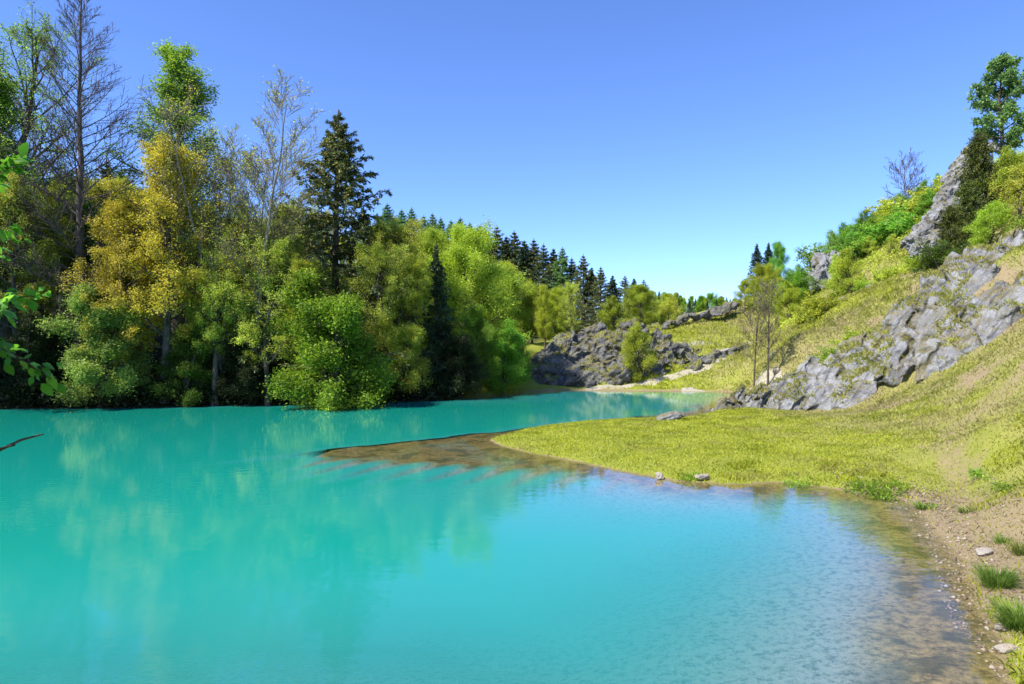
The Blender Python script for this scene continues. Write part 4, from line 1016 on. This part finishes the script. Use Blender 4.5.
drf = np.concatenate([drf, r.uniform(0.1, 0.9, sum(gx_))]); xf = np.concatenate([xf, np.zeros(sum(gx_))])
V = np.concatenate([V, V2]); Fq = np.concatenate([Fq, F2_ + 5 * len(xs)]); dryv = np.concatenate([dryv, np.repeat(np.clip(drf + r.normal(0, .3, len(xf)), 0, 1), 5)])
tag(obj('grass', mesh_np('grass', V, Fq, GRASS, False, dict(dry=dryv))), 'short yellow green grass covering the spit and the slope', 'grass', kind='stuff')

def clump_plant(px, py, d, n, hgt, rad, label, mat, lsize=0.06):
    x, y, _ = W(px, py, d); z = max(hz(x, y), 0.0)
    r = np.random.default_rng(int(px * 3 + py))
    dirs = nrm(r.normal(size=(60, 3)) * [1, 1, 0.6] + [0, 0, 0.55]); dirs[:, 2] = np.abs(dirs[:, 2]) + .1
    ln = r.uniform(0.5, 1.1, 60)
    P1, R1 = grow(np.stack([r.normal(0, rad * .3, 60), r.normal(0, rad * .3, 60), np.zeros(60) - .05], 1), nrm(dirs * [rad, rad, hgt]), ln * np.linalg.norm(dirs * [rad, rad, hgt], axis=1), np.full(60, .006), 6, r, -0.15, 0.12)
    V, Fq = leaves(P1, n, lsize, r, 0.03, 0.55, (0.25, 1.05), 0.1, 0.5, 0.6)
    Vs, Fs = tubes(P1, R1, 3)
    o = obj('grass_tuft', mesh_np('leafy_clump', np.concatenate([V, Vs]), np.concatenate([Fq, Fs + len(V)]), mat))
    o.location = (x, y, z)
    return tag(o, label, 'grass tuft', 'grass tufts on the right bank')
def tuft(px, py, d, n, hgt, rad, label, lean=0.7, mat=TUFT, width=0.012):
    x, y, _ = W(px, py, d); z = max(hz(x, y), 0.0)
    r = np.random.default_rng(int(px * 7 + py))
    a = r.uniform(0, 6.28, n); rd = rad * np.sqrt(r.random(n)) * 0.55
    bx, by = np.cos(a) * rd, np.sin(a) * rd
    h_ = hgt * r.uniform(0.2, 1.05, n)
    out = (0.45 + 1.2 * rd / (rad * .55 + 1e-6)) * lean * r.uniform(0.5, 1.2, n) * rad * 0.9
    dx, dy = np.cos(a) * out, np.sin(a) * out
    az = r.uniform(0, 6.28, n); side = np.stack([np.cos(az), np.sin(az), np.zeros(n)], 1) * width * r.uniform(.6, 1.2, n)[:, None]
    b0 = np.stack([bx, by, np.zeros(n) - .03], 1); m0 = b0 + np.stack([dx * .3, dy * .3, h_ * .65], 1); m1 = b0 + np.stack([dx * .7, dy * .7, h_ * .98], 1); t0 = b0 + np.stack([dx * 1.15, dy * 1.15, h_ * .9], 1)
    V = np.stack([b0 - side, b0 + side, m0 - side, m0 + side, m1 - side * .7, m1 + side * .7, t0], 1).reshape(-1, 3)
    i = 7 * np.arange(n)[:, None]
    q = np.concatenate([i + np.array([[0, 1, 3, 2]]), i + np.array([[2, 3, 5, 4]])]); tr = i + np.array([[4, 5, 6]])
    o = obj('grass_tuft', mesh_np('grass_tuft', V, [q, tr], mat, False, dict(dry=np.zeros(len(V)))))
    o.location = (x, y, z)
    return tag(o, label, 'grass tuft', 'grass tufts on the right bank')
tuft(997, 606, 12.3, 700, 0.36, 0.34, 'bright green grass tuft standing alone on the sandy shore at the right', width=.005)
tuft(1021, 640, 10.5, 700, 0.40, 0.40, 'grass tuft at the right edge in the lower right corner', width=.005)
tuft(1002, 545, 14.6, 160, 0.2, 0.22, 'small low grass tuft on bare sand above the lone tuft', width=.005)
tuft(1022, 562, 13.6, 220, 0.32, 0.25, 'grass tuft cut by the right edge above the corner tuft', width=.005)
clump_plant(885, 503, 20.0, 1500, 0.50, 0.60, 'large dark green clump hanging over the bank where the shore turns', LM['green'])
clump_plant(860, 494, 20.7, 900, 0.42, 0.50, 'dark green clump just left of the large bank clump', LM['green'])
clump_plant(893, 490, 20.6, 900, 0.35, 0.55, 'rounded green clump just behind the large bank clump', LM['green'])
tuft(925, 515, 18.3, 160, 0.2, 0.3, 'small yellow green tuft at the water line right of the large clump')
clump_plant(800, 486, 21.6, 800, 0.30, 0.60, 'green clump on the bank edge left of the eroded gap', LM['green'])
clump_plant(690, 478, 22.2, 600, 0.28, 0.45, 'green clump above the broad pinkish stone', LM['green'])
tuft(968, 520, 17.0, 140, 0.16, 0.25, 'flat grass tuft on the sandy ground behind the shore pebbles')
clump_plant(985, 470, 20.2, 700, 0.28, 0.60, 'green weedy clump on the dry slope right of the sandy shore', LM['green'])
clump_plant(1012, 488, 18.0, 700, 0.30, 0.60, 'green weedy clump at the right edge above the sandy shore', LM['green'])

# ------------------------------------------------------------------ near tree at the left edge
rng = np.random.default_rng(201)
A = Acc(); bx, by = -5.4, 4.2; bz = hz(bx, by) - 0.15
root = empty('overhanging_tree', (bx, by, bz)); tag(root, 'near tree whose leafy branch with large bright leaves reaches in at the left edge', 'tree')
P, R = trunk_line(5.0, 0.11, rng, 14, 0.03); A.add(*tubes(P, R, 10))
P1, R1 = limbs_from(P, R, 12, (0.62, 0.97), lambda t: 1.5 * (1.2 - 0.6 * t), lambda t: 0.2 + 0.6 * t, rng, 8, 0.05, 0.06)
# limbs that reach into the picture
tgt = np.array([W(-18, 200, 5.4), W(-24, 300, 5.3), W(-26, 332, 5.2), W(-44, 250, 5.5)]) - np.array([bx, by, bz])
st = np.array([[0, 0, 3.4], [0, 0, 2.6], [0, 0, 2.3], [0, 0, 3.0]])
s = np.linspace(0, 1, 8)[None, :, None]
PX = st[:, None] * (1 - s) + tgt[:, None] * s; PX[..., 2] += 0.25 * np.sin(s[..., 0] * math.pi); PX += np.cumsum(rng.normal(0, 0.012, PX.shape), 1)
RX = np.repeat(np.linspace(0.035, 0.008, 8)[None], 4, 0)
A.add(*tubes(P1, R1, 6)); A.add(*tubes(PX, RX, 6))
P2, R2 = kids(P1, R1, 8, (0.25, 1.0), (0.7, 0.2), lambda t: 0.35, rng, 5, 0.05, -0.05); A.add(*tubes(P2, R2, 4))
PX2, RX2 = kids(PX, RX, 9, (0.55, 1.0), (0.7, 0.25), lambda t: 0.17, rng, 5, 0.0, -0.15, rmul=0.6); A.add(*tubes(PX2, np.maximum(RX2, .003), 4))
obj('trunk', A.mesh('near_trunk', BARK), root)
V1, F1 = leaves(P2, 2400, 0.13, rng, 0.06, 0.6, droop=0.3, upn=0.8)
V2, F2 = leaves6(np.concatenate([PX2, PX[:, 4:][:, [0, 1, 2, 3, 3]]], 0), 1300, 0.10, rng, 0.035, 0.62)
obj('crown', mesh_np('near_crown', np.concatenate([V1, V2]), [F1, F2 + len(V1)], LM['wild']), root)
A = Acc()
tip = W(43, 433, 5.0) - np.array([bx, by, bz]); mid = W(14, 443, 5.0) - np.array([bx, by, bz]); tip2 = W(16, 446, 4.9) - np.array([bx, by, bz])
p0 = np.array([0, 0, 2.3]); PD = []
for e, m_ in ((tip, mid), (tip2, mid - np.array([.2, 0, -.0]))):
    q = np.linspace(0, 1, 9)[:, None]
    PD.append((1 - q) ** 2 * p0 + 2 * q * (1 - q) * (m_ + np.array([-0.35, 0, -.05])) + q ** 2 * e + rng.normal(0, 0.006, (9, 3)))
A.add(*tubes(np.array(PD), np.repeat(np.linspace(0.03, 0.007, 9)[None], 2, 0), 6))
obj('dead_branch', A.mesh('dead_branch', BARK), root)

# ------------------------------------------------------------------ light, sky, camera
SUN = np.array([-0.54, -0.33, 0.78]); SUN = SUN / np.linalg.norm(SUN)
w = bpy.data.worlds.new('World'); SC.world = w; w.use_nodes = True
nt = w.node_tree; nt.nodes.clear()
sky = nt.nodes.new('ShaderNodeTexSky'); sky.sky_type = 'NISHITA'; sky.sun_disc = False
sky.sun_elevation = math.asin(SUN[2]); sky.sun_rotation = math.atan2(SUN[0], SUN[1])
sky.altitude = 2400; sky.air_density = 1.0; sky.dust_density = 0.15; sky.ozone_density = 2.2
bg = nt.nodes.new('ShaderNodeBackground'); bg.inputs[1].default_value = 0.15
out = nt.nodes.new('ShaderNodeOutputWorld')
tint = nt.nodes.new('ShaderNodeMix'); tint.data_type = 'RGBA'; tint.blend_type = 'MULTIPLY'; tint.inputs[0].default_value = 1.0; tint.inputs[7].default_value = (0.60, 0.745, 1.08, 1)
nt.links.new(sky.outputs[0], tint.inputs[6]); nt.links.new(tint.outputs[2], bg.inputs[0]); nt.links.new(bg.outputs[0], out.inputs[0])
sl = bpy.data.lights.new('sun', 'SUN'); sl.energy = 5.0; sl.angle = math.radians(0.53); sl.color = (1.0, 0.95, 0.86)
so = link(bpy.data.objects.new('sun', sl)); so.location = (-40, -20, 60)
so.rotation_euler = Vector(-SUN).to_track_quat('-Z', 'Y').to_euler()

cam = bpy.data.cameras.new('camera'); cam.sensor_width = 36; cam.lens = 36 * F / 1024; cam.clip_start = 0.1; cam.clip_end = 5000
co = link(bpy.data.objects.new('camera', cam)); co.location = (0, 0, CAMH); co.rotation_euler = (math.pi / 2, 0, 0)
SC.camera = co
vs = SC.view_settings; vs.view_transform = 'Standard'; vs.look = 'None'; vs.gamma = 1.0; vs.use_curve_mapping = False; vs.exposure = 0.9
SC.render.engine = 'CYCLES'
c = SC.cycles; c.use_denoising = True; c.max_bounces = 12; c.diffuse_bounces = 6; c.glossy_bounces = 3; c.transmission_bounces = 8; c.transparent_max_bounces = 8
c.use_adaptive_sampling = True; c.adaptive_threshold = 0.02
